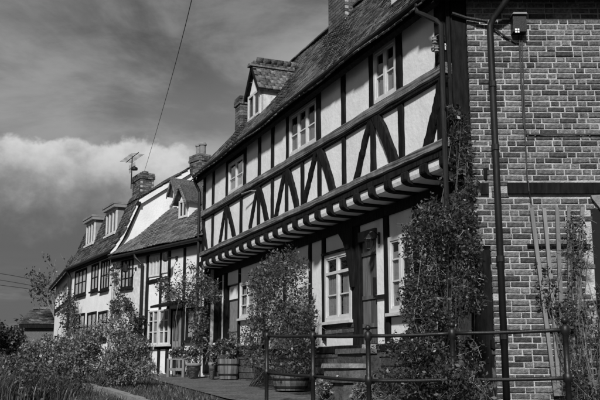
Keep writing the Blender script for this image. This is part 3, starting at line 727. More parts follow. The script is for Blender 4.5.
# ---- the brick end wall (part of the same house); built in world axes
def brick_wall():
    XB, YW = 2.17, 10.43
    fr = Frame(0, YW, 90)
    inv = Matrix.LocRotScale(HOUSE.location, HOUSE.rotation_euler, None).inverted()
    def put(o): o.parent = HOUSE; o.matrix_local = inv; return o
    m = MB(); m.box(XB+.006, 5.6, YW+.012, YW+.25, 3.05, 6.35); m.box(2.366, 5.6, YW+.012, YW+.25, .4, 3.05)
    wall = put(m.build('brick_wall', 'mortar'))
    pr = {}
    def proto(L):
        q = MB(); c = .007; a, b, z = L/2, .05, .0295
        q.add([(-a, c, -z), (a, c, -z), (a, .09, -z), (-a, .09, -z), (-a, c, z), (a, c, z), (a, .09, z), (-a, .09, z),
               (-a+c, 0, -z+c), (a-c, 0, -z+c), (a-c, 0, z-c), (-a+c, 0, z-c)],
              [(3,2,1,0),(4,5,6,7),(1,2,6,5),(2,3,7,6),(3,0,4,7),(8,9,10,11),(0,1,9,8),(1,5,10,9),(5,4,11,10),(4,0,8,11)])
        return q
    zb0, zb1 = fr.l(560, 194)[1], fr.l(560, 183)[1]           # timber in the wall
    xo = fr.l(594, 260)[0]; zo0, zo1 = fr.l(595, 345)[1], fr.l(592, 208)[1]
    bricks = []; z = .45; j = 0
    while z < 6.32:
        x = XB if z > 3.02 else 2.36
        k = (j*2 + (j//3)) % 4
        first = True
        while x < 5.55:
            if j % 2 == 0: L = .215 if (k % 3) else .103
            else: L = (.103 if k % 2 else .215)
            if first: L = (.215, .103, .160, .103)[j % 4]; first = False
            L += random.gauss(0, .004); k += 1
            xc = x+L/2
            if not (zb0-.02 < z+.032 < zb1+.03 and (xc > 2.60 or xc < 2.36)) and not (xo < xc+L/2-.02 and zo0 < z+.03 < zo1 and xc < xo+1.0):
                bricks.append((xc, z+.0325, round(L/.01)*.01 if L > .13 else .10))
            x += L + .0145
        z += .0745; j += 1
    bricks.sort(key=lambda b: (0 if (b[0] < 3.75 and 1.25 < b[1] < 5.9 and b[2] > .15) else 1, abs(b[0]-2.9)*1.3+abs(b[1]-3.6)))
    meshes = {}; rest = []
    for i, (x, z_, L) in enumerate(bricks):
        if L not in meshes: meshes[L] = proto(L)
        M = Matrix.Translation((x, YW + random.gauss(0, .0035), z_)) @ Matrix.Rotation(random.gauss(0, .010), 4, 'Y') @ Matrix.Rotation(random.gauss(0, .014), 4, 'Z')
        rest.append((L, M))
    mdata = {}
    for L, M in rest[:300]:
        if L not in mdata:
            me = bpy.data.meshes.new('brick'); me.from_pydata(meshes[L].v, [], meshes[L].f); me.materials.append(MATS['brick']); mdata[L] = me
        o = bpy.data.objects.new('brick', mdata[L]); COL.objects.link(o); o.parent = wall; o.matrix_local = M
    V = []; F = MB()
    for L, M in rest[300:]:
        F.add([M @ Vector(v) for v in meshes[L].v], meshes[L].f)
    o = F.build('bricks', 'brick', wall); o['kind'] = 'stuff'
    def P(name, mt, fn, smooth=False):
        b = MB(); fn(b); return put(b.build(name, mt, None, smooth))
    P('wall_beam', 'timber_black', lambda b: b.box(2.60, 5.6, YW-.035, YW+.1, zb0, zb1))
    P('wall_beam', 'timber_black', lambda b: b.box(XB-.02, 2.36, YW-.03, YW+.1, zb0-.01, zb1-.005))
    # corner boarding between the jetty corner and the bricks
    P('corner_post', 'timber_black', lambda b: b.beam([(2.06, 3.9), (2.06, 6.3)], .20, YW-.02, YW+.2, seg=8, jit=.008))
    P('corner_board', 'timber_black', lambda b: b.box(1.90, 1.945, YW-.03, YW+.1, 4.1, 6.3))
    P('corner_post', 'timber_black', lambda b: b.beam([(2.24, 0.9), (2.24, 3.0)], .24, YW+.03, YW+.2, seg=8, jit=.01))
    # eave over the end wall
    P('end_soffit', 'timber_black', lambda b: b.box(1.75, 5.8, YW-.20, YW+.05, 6.30, 6.34))
    P('end_fascia', 'timber_black', lambda b: b.box(1.75, 5.8, YW-.225, YW-.20, 6.20, 6.42))
    P('end_gutter', 'pipe_black', lambda b: b.tube([(1.7, YW-.28, 6.36), (5.8, YW-.28, 6.36)], .055, 8))
    P('end_roof', 'tile', lambda b: b.hexa([(1.8, YW-.4, 6.43), (5.8, YW-.4, 6.43), (5.8, YW+2.6, 9.0), (4.2, YW+2.6, 9.0), (1.8, YW-.4, 6.47), (5.8, YW-.4, 6.47), (5.8, YW+2.6, 9.05), (4.2, YW+2.6, 9.05)]))
    P('end_wall_core', 'interior', lambda b: b.box(2.5, 5.58, YW+.26, YW+3.0, .4, 6.3))
    # opening at the right, its shade painted as a flat near-black panel, with hood
    P('doorway_shade', 'interior', lambda b: b.box(xo, xo+1.0, YW+.002, YW+.03, zo0, zo1))
    P('door_head', 'stone', lambda b: b.prism([fr.l(590, 196), fr.l(600, 195.5), fr.l(616, 195.5), fr.l(616, 236), fr.l(603, 214), fr.l(591, 199)], YW-.045, YW+.1))
    # downpipe
    xp = 2.455
    dp = P('downpipe', 'pipe_black', lambda b: b.tube([(2.66, YW-.28, 6.33), (2.66, YW-.26, 6.22), (2.60, YW-.20, 6.12), (2.50, YW-.10, 6.0), (xp, YW-.07, 5.9), (xp, YW-.07, 4), (xp, YW-.07, .8)], .043, 10), True)
    for zc in (fr.l(490, 89)[1], fr.l(494, 152)[1], fr.l(498, 263)[1], fr.l(500, 340)[1]):
        b = MB(); b.lathe([(.043, 0), (.053, .005), (.053, .075), (.043, .08)], (xp, YW-.07, zc), 10); b.build('pipe_collar', 'pipe_black', dp)
    P('branch_pipe', 'pipe_black', lambda b: b.tube([(1.97, YW-.07, 6.08), (2.15, YW-.06, 6.02), (2.43, YW-.06, 5.97)], .024, 7))
    P('waste_cable', 'wire', lambda b: b.tube([(2.50, YW-.03, 5.90), (2.66, YW-.02, 5.78), (2.79, YW-.015, 5.70), (2.84, YW-.012, 5.70)], .012, 6))
    # security light
    bx = fr.l(511, 35); bX = fr.l(523.5, 17)
    lamp = P('security_light', 'iron_black', lambda b: b.box(bx[0], bX[0], YW-.13, YW+.01, bx[1], bX[1]-.025))
    b = MB(); b.hexa([(bx[0]-.01, YW-.16, bX[1]-.022), (bX[0]+.01, YW-.16, bX[1]-.022), (bX[0]+.01, YW, bX[1]-.022), (bx[0]-.01, YW, bX[1]-.022), (bx[0]+.01, YW-.15, bX[1]+.005), (bX[0]-.0, YW-.15, bX[1]+.005), (bX[0], YW, bX[1]+.015), (bx[0], YW, bX[1]+.015)]); b.build('lamp_cover', 'lead', lamp)
    c = fr.l(517.2, 30.5, -.13); b = MB()
    for sx in (-1, 1):
        for sz in (-1, 1): b.box(c[0]+sx*.016-.011, c[0]+sx*.016+.011, YW-.134, YW-.129, c[1]+sz*.016-.011, c[1]+sz*.016+.011)
    b.build('white_square_mark', 'lamp_white', lamp)
    # cables down the wall
    q = lambda px, py: (fr.l(px, py)[0], YW-.014, fr.l(px, py)[1])
    c1 = [q(519, 35), q(521, 80), q(523.5, 125), q(526, 134.5), q(530, 135), q(560, 134.6), q(600, 135), q(640, 135)]
    P('cable', 'wire', lambda b: b.tube(c1, .012, 6))
    P('cable', 'wire', lambda b: b.tube([q(521.5, 36), q(523.5, 90), q(525, 140), q(527, 181)], .009, 6))
    c2 = [(fr.l(527.2, 182)[0], YW-.048, fr.l(527, 182)[1]), (fr.l(528, 192)[0], YW-.05, fr.l(528, 192)[1]), q(530, 197), q(531, 203)]
    P('cable', 'wire', lambda b: b.tube(c2, .009, 6))
brick_wall()

# ---- wall lantern, iron wall ornament
def lantern(fr, px, py, d, label, s=1.0):
    x, z = fr.l(px, py, d); t = thing('wall_lantern', label, 'lantern', fr.w(x, d, z), fr.rz)
    b = MB(); b.box(.03*s, .07*s, -.012, .012, -.10*s, .12*s); b.tube([(.05*s, 0, .05*s), (.05*s, -.10*s, .14*s), (.03*s, -.17*s, .11*s), (0, -.18*s, .06*s)], .010, 6); b.build('bracket', 'iron_black', t)
    b = MB(); b.lathe([(.012, .08*s), (.03*s, .06*s), (.085*s, .0), (.09*s, -.012*s)], (0, -.18*s, 0), 6); b.build('lamp_cap', 'iron_black', t)
    b = MB()
    for k in range(6):
        a = 2*math.pi*k/6; a2 = a+2*math.pi/6
        p0 = (.075*s*math.cos(a), -.18*s+.075*s*math.sin(a), -.012*s); p1 = (.05*s*math.cos(a), -.18*s+.05*s*math.sin(a), -.19*s); b.tube([p0, p1], .006, 4)
    b.lathe([(.055*s, -.20*s), (.055*s, -.185*s), (.02*s, -.23*s)], (0, -.18*s, 0), 6); b.build('lamp_frame', 'iron_black', t)
    b = MB(); b.lathe([(.046*s, -.185*s), (.070*s, -.014*s)], (0, -.18*s, 0), 6); b.build('lamp_glass', 'glass', t)
    return t
lantern(T, 377.5, 239, D0-.0, 'black iron wall lantern on a bracket beside the near plank door', .85)
def ornament():
    x, z = T.l(444, 44); t = thing('wall_bracket', 'pale wire bracket with white insulators near the jetty corner under the eaves', 'bracket', T.w(x, 0, z), T.rz)
    b = MB(); b.tube([(0.03, .0, .1), (0.03, -.08, .11), (0.0, -.14, .08), (0, -.14, -.05)], .010, 6); b.tube([(.03, .02, -.03), (-.05, -.10, -.02), (-.12, -.12, -.06)], .008, 6); b.build('bracket_arm', 'iron_black', t)
    for (dx, dz) in ((0, .03), (-.02, -.07), (.04, -.10)):
        b = MB(); b.lathe([(.012, -.05), (.035, -.04), (.022, -.02), (.040, .0), (.024, .02), (.034, .04), (.01, .05)], (dx, -.14, dz), 10); b.build('insulator', 'paint_grey', t)
ornament()
def sign_arm():
    x, z = T.l(256, 191); t = thing('curtain_pole_bracket', 'small pale iron arm sticking out below the middle rail', 'bracket', T.w(x, 0, z), T.rz)
    b = MB(); b.tube([(0.05, .0, 0), (0.0, -.10, 0.0), (-.42, -.16, .0)], .016, 6); b.build('arm', 'slat', t)
sign_arm()

# ================================================================== STEPS AND FRONT GARDEN
def steps():
    xs = T.l(367, 300, D0)[0]; b0 = T.w(xs, -.3); t = thing('door_steps', 'worn dark stone steps leading up to the near plank door', 'steps', (b0[0], b0[1], gz(b0[1])), T.rz)
    g = gz(b0[1])
    lv = [(1.93, -.34+.3+D0-.2, -.02), ]
    tops = [1.84, 1.62, 1.42]; ys = [(.45, .72), (.15, .45), (-.15, .15)]
    spans = [(-.50, .40), (-.36, .56), (-.05, .98)]
    for tp, (y0, y1), (x0, x1) in zip(tops, ys, spans):
        m = MB(); m.hexa([(x0, y0, 0-.1), (x1, y0, 0-.1), (x1, y1+.3, -.1), (x0, y1+.3, -.1), (x0+.01, y0+.01, tp-g-.07), (x1-.01, y0+.01, tp-g-.07), (x1, y1-.003, tp-g-.07), (x0, y1-.003, tp-g-.07)]); m.build('riser', 'stone_dark', t)
        m = MB(); j = lambda: random.uniform(-.012, .012)
        m.hexa([(x0-.03, y0-.03+j(), tp-g-.067), (x1+.03, y0-.03+j(), tp-g-.067), (x1+.03, y1-.035, tp-g-.067), (x0-.03, y1-.035, tp-g-.067), (x0-.02, y0-.02+j(), tp-g+j()), (x1+.02, y0-.02, tp-g+j()), (x1+.02, y1-.035, tp-g), (x0-.02, y1-.035, tp-g)]); m.build('tread', 'stone' if tp < 1.7 and tp > 1.5 else 'stone_dark', t)
steps()

# ================================================================== RAILING
def railing():
    top = [(267, 336, 12.0), (313, 336, None), (368, 336, 9.84), (452, 334, None), (565, 329.8, 9.08)]
    A, B, C = at(267, 336, 12.0), at(368, 336, 9.84), at(565, 329.8, 9.08)
    def on(a, b, px):
        lo_, hi_ = 0, 1
        for _ in range(40):
            m_ = (lo_+hi_)/2; p = a.lerp(b, m_); x = 300+FPX*p.x/(p.y*CP+(p.z-EYE)*SP)
            if x < px: lo_ = m_
            else: hi_ = m_
        return a.lerp(b, (lo_+hi_)/2)
    P = [A, on(A, B, 313), B, on(B, C, 452), C]; G = .50
    base = gz(B.y)
    t = thing('iron_railing', 'black iron railing with ball topped posts along the raised pavement edge', 'railing', (B.x, B.y, base))
    O = Vector((B.x, B.y, base))
    for i, p in enumerate(P):
        q = p - O; bz = gz(p.y) - base - .06; r = .027 if i < 4 else .031
        m = MB(); m.lathe([(r*1.5, bz), (r*1.5, bz+.06), (r*1.1, bz+.09), (r, bz+.12), (r, q.z-G-.05), (r*1.6, q.z-G-.035), (r*1.6, q.z-G+.035), (r, q.z-G+.05),
                           (r, q.z-.06), (r*1.6, q.z-.035), (r*1.6, q.z+.035), (r*.9, q.z+.05), (r*.55, q.z+.062)], (q.x, q.y, 0), 12)
        po = m.build('post', 'iron_black', t, True)
        m = MB(); m.lathe([(r*.5, -.035)] + [(r*1.25*math.sin(a), -r*1.25*math.cos(a)) for a in np.linspace(.5, 3.05, 9)], (q.x, q.y, q.z+.062+r*1.1), 12); m.build('finial', 'iron_black', po, True)
    for i in range(4):
        for dz in (0, -G):
            a = P[i]-O+Vector((0, 0, dz)); b = P[i+1]-O+Vector((0, 0, dz)); n = 6
            pts = [a.lerp(b, k/n)+Vector((0, 0, -.008*math.sin(math.pi*k/n))) for k in range(n+1)]
            m = MB(); m.tube(pts, .021, 10); m.build('rail', 'iron_black', t, True)
    # low retaining wall below the railing
    rw = thing('retaining_wall', 'low stone retaining wall under the iron railing', 'wall', (B.x, B.y, 0))
    E_ = C + (C-B)*1.6
    pts = [A+(A-B)*.1, A, B, C, E_]
    for a, b in ((1, 2), (2, 3), (3, 4)):
        p, q = pts[a]-O, pts[b]-O; d = Vector((q.x-p.x, q.y-p.y, 0)); L = d.length; d.normalize(); nrm = Vector((d.y, -d.x, 0))
        za, zc = gz(pts[a].y), gz(pts[b].y); z = 0.2
        while z < za-.05:
            x = 0
            while x < L:
                ww = random.uniform(.25, .5); x2 = min(x+ww, L); h_ = min(.17, za-.02-z)
                u0 = Vector((p.x, p.y, 0))+d*(x+.006); u1 = Vector((p.x, p.y, 0))+d*(x2-.006); f_ = nrm*(.12+random.uniform(-.01, .01)); k_ = -nrm*.12
                m = MB(); m.hexa([u0+f_+Vector((0,0,z+.006)), u1+f_+Vector((0,0,z+.006)), u1+k_+Vector((0,0,z+.006)), u0+k_+Vector((0,0,z+.006)), u0+f_+Vector((0,0,z+h_)), u1+f_+Vector((0,0,z+h_)), u1+k_+Vector((0,0,z+h_)), u0+k_+Vector((0,0,z+h_))]); m.build('stone', 'stone_dark', rw)
                x = x2
            z += .18
    # ground behind the wall on the right: raised bed
    m = MB(); c0, c1 = B-O, E_-O
    V = [B+Vector((0, .05, 0)), C+Vector((0, .05, 0)), E_+Vector((0, .05, 0)), Vector((E_.x, 10.6, 0)), Vector((2.3, 10.6, 0)), Vector((1.0, 11.8, 0))]
    V = [(v.x, v.y, gz(v.y)+.02) for v in V]
    m.add(V, [(0, 1, 2, 3, 4, 5)]); o = m.build('planting_bed', 'soil'); o['kind'] = 'structure'
railing()

# ================================================================== TRELLIS
def trellis():
    fr = Frame(0, 10.43, 90); d = -.055
    base = fr.l(565, 402, d); t = thing('trellis', 'fan shaped wooden trellis standing against the brick end wall', 'trellis', (base[0], 10.43+d, gz(10.4)))
    O = Vector((base[0], 0, gz(10.4)))
    tops = [(531.5, 208), (544, 208), (557, 207.5), (569, 207.5), (582.5, 207)]; bots = [(556, 396), (559.5, 396), (563, 396), (566, 396), (569.5, 396)]
    # slats bow: measured at y=300 -> 543,553,561,570,580
    mids = [(543.5, 300), (553, 300), (561, 300), (570, 300), (579, 300)]
    for i in range(5):
        p = [Vector(fr.l(*q, d)) for q in (tops[i], mids[i], bots[i])]
        m = MB(); m.beam([(v.x-O.x, v.y-O.z) for v in p],   .048, -.012, .012, seg=4, jit=.002, ch=.003); m.build('slat', 'slat', t)
    for (y, x0, x1) in ((245, 528, 591), (330, 545, 580)):
        a, b = fr.l(x0, y, d), fr.l(x1, y, d); m = MB(); m.box(a[0]-O.x, b[0]-O.x, .0125, .036, a[1]-O.z-.014, a[1]-O.z+.014); m.build('cross_bar', 'timber_black', t)
trellis()

# ================================================================== COTTAGE
C = Frame(-2.3, 20.7, 38)
CL = -4.94; CE = 4.72
def cottage():
    h = thing('rendered_cottage', 'low white cottage with plain tiled roof between the jettied house and the gabled house', 'house', C.w(0, 0), C.rz)
    def J(name, m, fn, parent=h):
        b = MB(); fn(b); return b.build(name, m, parent)
    xs = -3.14                                               # joint between rendered left bay and framed right bay
    cx = lambda px, py=300: C.l(px, py)[0]
    J('rendered_wall', 'render_rough', lambda m: m.box(CL, xs, .0, .25, 1.2, CE))
    post = [-3.02, -2.28, -1.84, -1.06, -.02]
    for i in range(4):
        J('infill_panel', 'plaster', lambda m: m.box(post[i]+.003, post[i+1]-.003, .03, .25, 3.05, CE))
    for i, x in enumerate(post): J('post', 'timber_black', lambda m: m.beam([(x, 1.4), (x, CE)], .11 if i else .15, -.0, .12, jit=.007))
    J('rail', 'timber_black', lambda m: m.beam([(-3.0, 3.80), (-1.86, 3.84)], .10, -.006, .10))
    J('eave_plate', 'timber_black', lambda m: m.beam([(-3.1, CE-.06), (0, CE-.06)], .14, -.008, .11))
    J('wall_core', 'interior', lambda m: m.box(CL+.02, 0, .251, 4.4, 1.2, CE-.02))
    J('lower_wall', 'plaster', lambda m: m.box(-2.95, -1.72, .04, .25, 1.2, 2.0))
    J('lower_wall', 'plaster', lambda m: m.box(-3.10, -2.96, .035, .25, 1.2, CE))
    J('lower_wall', 'plaster', lambda m: m.box(-2.95, -1.05, .042, .25, 3.04, 3.05))
    J('lower_wall', 'plaster', lambda m: m.box(-1.0, 0, .04, .25, 1.2, 3.05))
    # windows
    window(h, cx(122, 270), cx(133.5, 270), 3.72, 4.55, -.03, 3, (.33, .66), mat_f='timber_black', fw=.04, cw=.016, curtain=[(.05, .3, .05, .9, 'curtain_dim'), (.6, .95, .05, .5, 'curtain_dim')])
    window(h, -2.93, -2.34, 3.93, 4.50, .0, 3, (), fw=.03, cw=.014, curtain=[(.05, .30, .0, .95, 'curtain_dim')], sill=False)
    window(h, -2.22, -1.92, 3.98, 4.53, .0, 2, (), fw=.03, cw=.014, curtain=[(.05, .30, .0, .95, 'curtain_dim')], sill=False)
    window(h, -2.84, -2.29, 2.12, 3.02, -.03, 2, (.36, .70), fw=.03, cw=.014, curtain=[(.55, .95, .0, .95, 'curtain_dim')])
    window(h, -2.24, -1.72, 2.12, 3.02, -.03, 2, (.36, .70), fw=.03, cw=.014, curtain=[(.05, .5, .0, .95, 'curtain_dim')])
    J('window_lintel', 'plaster', lambda m: m.box(-2.86, -1.70, .03, .2, 3.022, 3.05))
    # door with hood
    a, b = cx(172.5), cx(180.5)
    d = J('door', 'paint_grey', lambda m: m.box(a, b, .02, .08, 1.45, 2.95))
    for z0, z1 in ((1.55, 2.05), (2.2, 2.85)):
        J('door_panel', 'board_grey', lambda m: m.box(a+.06, (a+b)/2-.03, .012, .03, z0, z1), d); J('door_panel', 'board_grey', lambda m: m.box((a+b)/2+.03, b-.06, .012, .03, z0, z1), d)
    J('door_hood', 'timber_black', lambda m: m.hexa([(a-.25, -.5, 3.02), (b+.25, -.5, 3.02), (b+.25, .03, 3.14), (a-.25, .03, 3.14), (a-.25, -.5, 3.08), (b+.25, -.5, 3.08), (b+.25, .03, 3.22), (a-.25, .03, 3.22)]))
    # dark window beside door
    window(h, cx(186), cx(203), 2.2, 3.0, .0, 2, (.5,), mat_f='timber_black')
    # roof
    ye = -.22; ze_ = CE-.02; yr = 2.35; zr_ = ze_+.88*(yr-ye)
    xd0, xd1 = C.l(177.5, 215, .85)[0], C.l(187.5, 215, .85)[0]
    roof = tiled_roof(h, CL-.02, .25, ye, ze_, yr, zr_, 'tile_light', cut=lambda x, y, z: xd0 < x < xd1 and .8 < y < 1.9, sag=.04, wob=1.5)
    J('back_slope', 'tile', lambda m: m.hexa([(CL, yr, zr_-.14), (.25, yr, zr_-.14), (.25, 4.9, ze_-.14), (CL, 4.9, ze_-.14), (CL, yr, zr_-.01), (.25, yr, zr_-.01), (.25, 4.9, ze_), (CL, 4.9, ze_)]), roof)
    J('fascia', 'timber_black', lambda m: m.box(CL, .2, ye+.05, ye+.08, ze_-.20, ze_-.06)); J('soffit_board', 'timber_black', lambda m: m.box(CL, .2, ye+.081, .02, ze_-.14, ze_-.11))
    J('gutter', 'pipe_black', lambda m: m.tube([(CL, ye, ze_-.07), (.1, ye, ze_-.09)], .05, 8))
    J('downpipe', 'pipe_black', lambda m: m.tube([(xs-.22, ye, ze_-.1), (xs-.2, ye, ze_-.2), (xs-.04, -.07, ze_-.40), (xs-.04, -.07, 1.4)], .04, 8))
    # two gabled dormers
    for (px0, px1, pz0, y, zt) in ((177.5, 187.5, 219, .80, .50), (171.5, 176.5, 208, 1.45, .45)):
        x0, x1 = C.l(px0, 215, y)[0], C.l(px1, 215, y)[0]; z0 = C.l(px0, pz0, y)[1]; xm = (x0+x1)/2; z1 = z0+zt; zg = z1+.36; dp = 1.6
        do = J('dormer', 'render_white', lambda m: m.prism([(x0, z0-.3), (x1, z0-.3), (x1, z1), (xm, zg), (x0, z1)], y+.05, y+dp))
        fr = J('window_frame', 'paint_white', lambda m: (m.box(x0+.05, x0+.11, y+.0, y+.05, z0, z1), m.box(x1-.11, x1-.05, y, y+.05, z0, z1), m.box(x0+.11, x1-.11, y, y+.05, z1-.06, z1), m.box(x0+.11, x1-.11, y, y+.05, z0, z0+.06), m.box(xm-.02, xm+.02, y+.002, y+.05, z0+.06, z1-.06)), do)
        J('pane', 'glass', lambda m: m.box(x0+.11, xm-.02, y+.02, y+.026, z0+.06, z1-.06), do); J('pane', 'glass', lambda m: m.box(xm+.02, x1-.11, y+.02, y+.026, z0+.06, z1-.06), do)
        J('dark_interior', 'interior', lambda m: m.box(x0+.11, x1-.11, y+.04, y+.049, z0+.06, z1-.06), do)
        for s in (-1, 1):
            xe = xm+s*((x1-x0)/2+.10); zl = z1-.12
            J('dormer_roof', 'tile_light', lambda m: m.hexa([(xe, y-.12, zl), (xe, y+dp, zl), (xm, y+dp, zg+.02), (xm, y-.12, zg+.02), (xe, y-.12, zl+.05), (xe, y+dp, zl+.05), (xm, y+dp, zg+.08), (xm, y-.12, zg+.08)]), do)
            J('barge_board', 'timber_grey', lambda m: m.hexa([(xe, y-.15, zl-.06), (xe, y-.122, zl-.06), (xm, y-.122, zg-.04), (xm, y-.15, zg-.04), (xe, y-.15, zl+.04), (xe, y-.122, zl+.04), (xm, y-.122, zg+.07), (xm, y-.15, zg+.07)]), do)
    # chimney with two tall pots
    p0, p1 = C.l(192, 165, 2.6)[0], C.l(208, 165, 2.6)[0]; zt = C.l(199, 157.5, 2.6)[1]
    chimney(h, (p0+p1)/2, 2.6, 6.2, zt, (p1-p0)*.62, .40, ((-.06, 0), (.14, 0)), .46, 'brick')
    # lamps on arms
    return h
cottage()
def arm_lamp(fr, px, py, label):
    x, z = fr.l(px, py, -.0); t = thing('bracket_lamp', label, 'lamp', fr.w(x, 0, z), fr.rz, 'lamps on arms along the cottages')
    m = MB(); m.tube([(0, .02, 0), (0, -.30, .0)], .014, 6); m.box(-.04, .04, -.012, .01, -.05, .05); m.build('arm', 'iron_black', t)
    m = MB(); m.lathe([(.02, .12), (.07, .08), (.075, -.09), (.03, -.12)], (0, -.32, 0), 8); m.build('lamp_head', 'iron_black', t)
arm_lamp(C, 136, 269, 'black lamp on an arm beside the dark casement of the white cottage')
arm_lamp(C, 176.5, 258, 'black lamp on an arm on the framed bay of the cottage, above the climbing rose')

# ================================================================== GABLED HOUSE BEYOND
ho = C.w(CL, 0); H = Frame(ho[0], ho[1], 28)
HL = H.l(72.5, 265)[0]
def gabled_house():
    h = thing('gabled_house', 'tall pale rendered house with steep mansard roof, two dormers and a white gable wall', 'house', H.w(0, 0), H.rz)
    def J(name, m, fn, parent=h):
        b = MB(); fn(b); return b.build(name, m, parent)
    E_ = 4.95; y1, z1 = .56, 6.45; y2, z2 = 2.15, 7.55
    J('front_wall', 'render_white', lambda m: m.box(HL, -.02, .0, .25, 1.2, E_))
    J('quoin_strip', 'render_rough', lambda m: m.box(-.30, -.022, -.02, .0, 1.2, E_-.02))
    J('gable_wall', 'render_white', lambda m: m.prism([(0.0, 1.2), (2*y2, 1.2), (2*y2, E_), (2*y2-y1, z1), (y2, z2), (y1, z1), (.22, 5.55), (.0, E_)], -.019, .0, 'x'))
    J('wall_core', 'interior', lambda m: m.prism([(.26, 1.2), (2*y2-.1, 1.2), (2*y2-.1, E_), (2*y2-y1-.1, z1-.15), (y2, z2-.2), (y1+.2, z1-.2)], HL+.05, -.03, 'x'))
    # mansard: flared eave, steep slope, flatter top
    d0 = [(H.l(107.5, 222, .25)[0], H.l(117.5, 220, .25)[0]), (H.l(87.5, 234, .25)[0], H.l(95.5, 232, .25)[0])]
    cutf = lambda x, y, z: any(a-.02 < x < b+.02 for a, b in d0) and z > 5.62
    roof = tiled_roof(h, HL-.1, .06, -.20, E_-.08, .16, 5.42, 'tile', cut=None, sag=.0, gauge=.11)
    A_ = tiled_roof(h, HL-.1, .06, .15, 5.40, y1, z1, 'tile', cut=cutf, sag=.0, gauge=.11, name='steep_slope')
    tiled_roof(h, HL-.1, .06, y1-.06, z1-.02, y2, z2+.04, 'tile', sag=.02, gauge=.12, name='upper_slope')
    J('back_slope', 'tile', lambda m: m.hexa([(HL-.1, y2, z2-.1), (.06, y2, z2-.1), (.06, 2*y2+.1, E_), (HL-.1, 2*y2+.1, E_), (HL-.1, y2, z2+.02), (.06, y2, z2+.02), (.06, 2*y2+.1, E_+.1), (HL-.1, 2*y2+.1, E_+.1)]))
    for (a, b) in (((y1, z1), (y2, z2+.03)), ((.12, 5.4), (y1, z1)), ((-.2, E_-.1), (.12, 5.4))):
        J('verge_board', 'render_white', lambda m: m.hexa([(.061, a[0]+.02, a[1]-.20), (.085, a[0]+.02, a[1]-.20), (.085, b[0]+.02, b[1]-.20), (.061, b[0]+.02, b[1]-.20), (.061, a[0], a[1]-.055), (.085, a[0], a[1]-.055), (.085, b[0], b[1]-.055), (.061, b[0], b[1]-.055)]))
    J('eave_board', 'timber_black', lambda m: m.box(HL-.1, .05, -.18, -.02, E_-.20, E_-.13))
    for k, (a, b) in enumerate(d0):
        zb_, zt_ = 5.56, 6.42; yf = .20
        do = J('dormer', 'paint_grey', lambda m: m.prism([(yf+.05, zb_-.1), (yf+.05, zt_), (1.2, zt_), (.7, zb_-.1)], a, b, 'x'))
        J('dormer_roof', 'lead', lambda m: m.box(a-.10, b+.10, yf-.12, 1.4, zt_+.003, zt_+.07), do); J('dormer_fascia', 'paint_grey', lambda m: m.box(a-.09, b+.09, yf-.10, 1.2, zt_-.09, zt_), do)
        J('window_frame', 'paint_white', lambda m: [m.box(x-.035, x+.035, yf, yf+.05, zb_, zt_-.09) for x in (a+.035, a+(b-a)/3, a+(b-a)*2/3, b-.035)] + [m.box(a+.07, b-.07, yf+.002, yf+.048, z-.03, z+.03) for z in (zb_+.031, zt_-.121)], do)
        for i in range(3):
            J('pane', 'glass', lambda m: m.box(a+(b-a)*i/3+.035, a+(b-a)*(i+1)/3-.035, yf+.02, yf+.026, zb_+.05, zt_-.14), do)
            J('blind', 'curtain_dim', lambda m: m.box(a+(b-a)*i/3+.035, a+(b-a)*(i+1)/3-.035, yf+.04, yf+.049, zb_+.05, zt_-.14), do)
        J('dormer_sill', 'paint_white', lambda m: m.box(a-.04, b+.04, yf-.06, yf+.05, zb_-.06, zb_-.001), do)
    kw = dict(mat_f='timber_black', fw=.05, cw=.02)
    up = [((76, 270), (86, 294)), ((92.5, 264), (98, 290)), ((102, 261), (109, 289))]
    for i, (p, q) in enumerate(up):
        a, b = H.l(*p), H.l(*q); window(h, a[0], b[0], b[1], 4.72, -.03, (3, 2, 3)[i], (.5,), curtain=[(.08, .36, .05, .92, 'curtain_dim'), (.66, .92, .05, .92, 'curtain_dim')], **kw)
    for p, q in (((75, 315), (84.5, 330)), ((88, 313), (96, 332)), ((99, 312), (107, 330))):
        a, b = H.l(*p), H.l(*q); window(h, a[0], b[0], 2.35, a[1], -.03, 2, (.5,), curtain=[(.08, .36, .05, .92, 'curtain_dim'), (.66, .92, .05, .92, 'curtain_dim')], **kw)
    J('gutter', 'pipe_black', lambda m: m.tube([(HL-.1, -.22, E_-.12), (.02, -.22, E_-.12)], .05, 8))
    J('downpipe', 'pipe_black', lambda m: m.tube([(HL+.1, -.2, E_-.15), (HL+.1, -.08, E_-.4), (HL+.1, -.08, 1.4)], .05, 8))
    # chimney
    yq = 2.15; a = H.l(134, 185, yq); b = H.l(152.5, 185, yq); zt = H.l(143, 176, yq)[1]
    w_ = abs(b[0]-a[0])*.45
    ch = chimney(h, (a[0]+b[0])/2, yq, 7.2, zt, w_, .50, ((-.2, 0), (.2, 0)), .14, 'brick')
    # lamp under the gable verge
    q = H.e(137.5, 203.5, 0); J('gable_lamp', 'iron_black', lambda m: (m.box(.0, .12, q[0]-.05, q[0]+.07, q[1]-.06, q[1]+.04)))
    q = H.e(119, 236, 0); J('gable_box', 'iron_black', lambda m: m.box(.0, .05, q[0]-.03, q[0]+.03, q[1]-.12, q[1]+.12))
    return (a[0]+b[0])/2, yq, zt
chx, chy, chz = gabled_house()
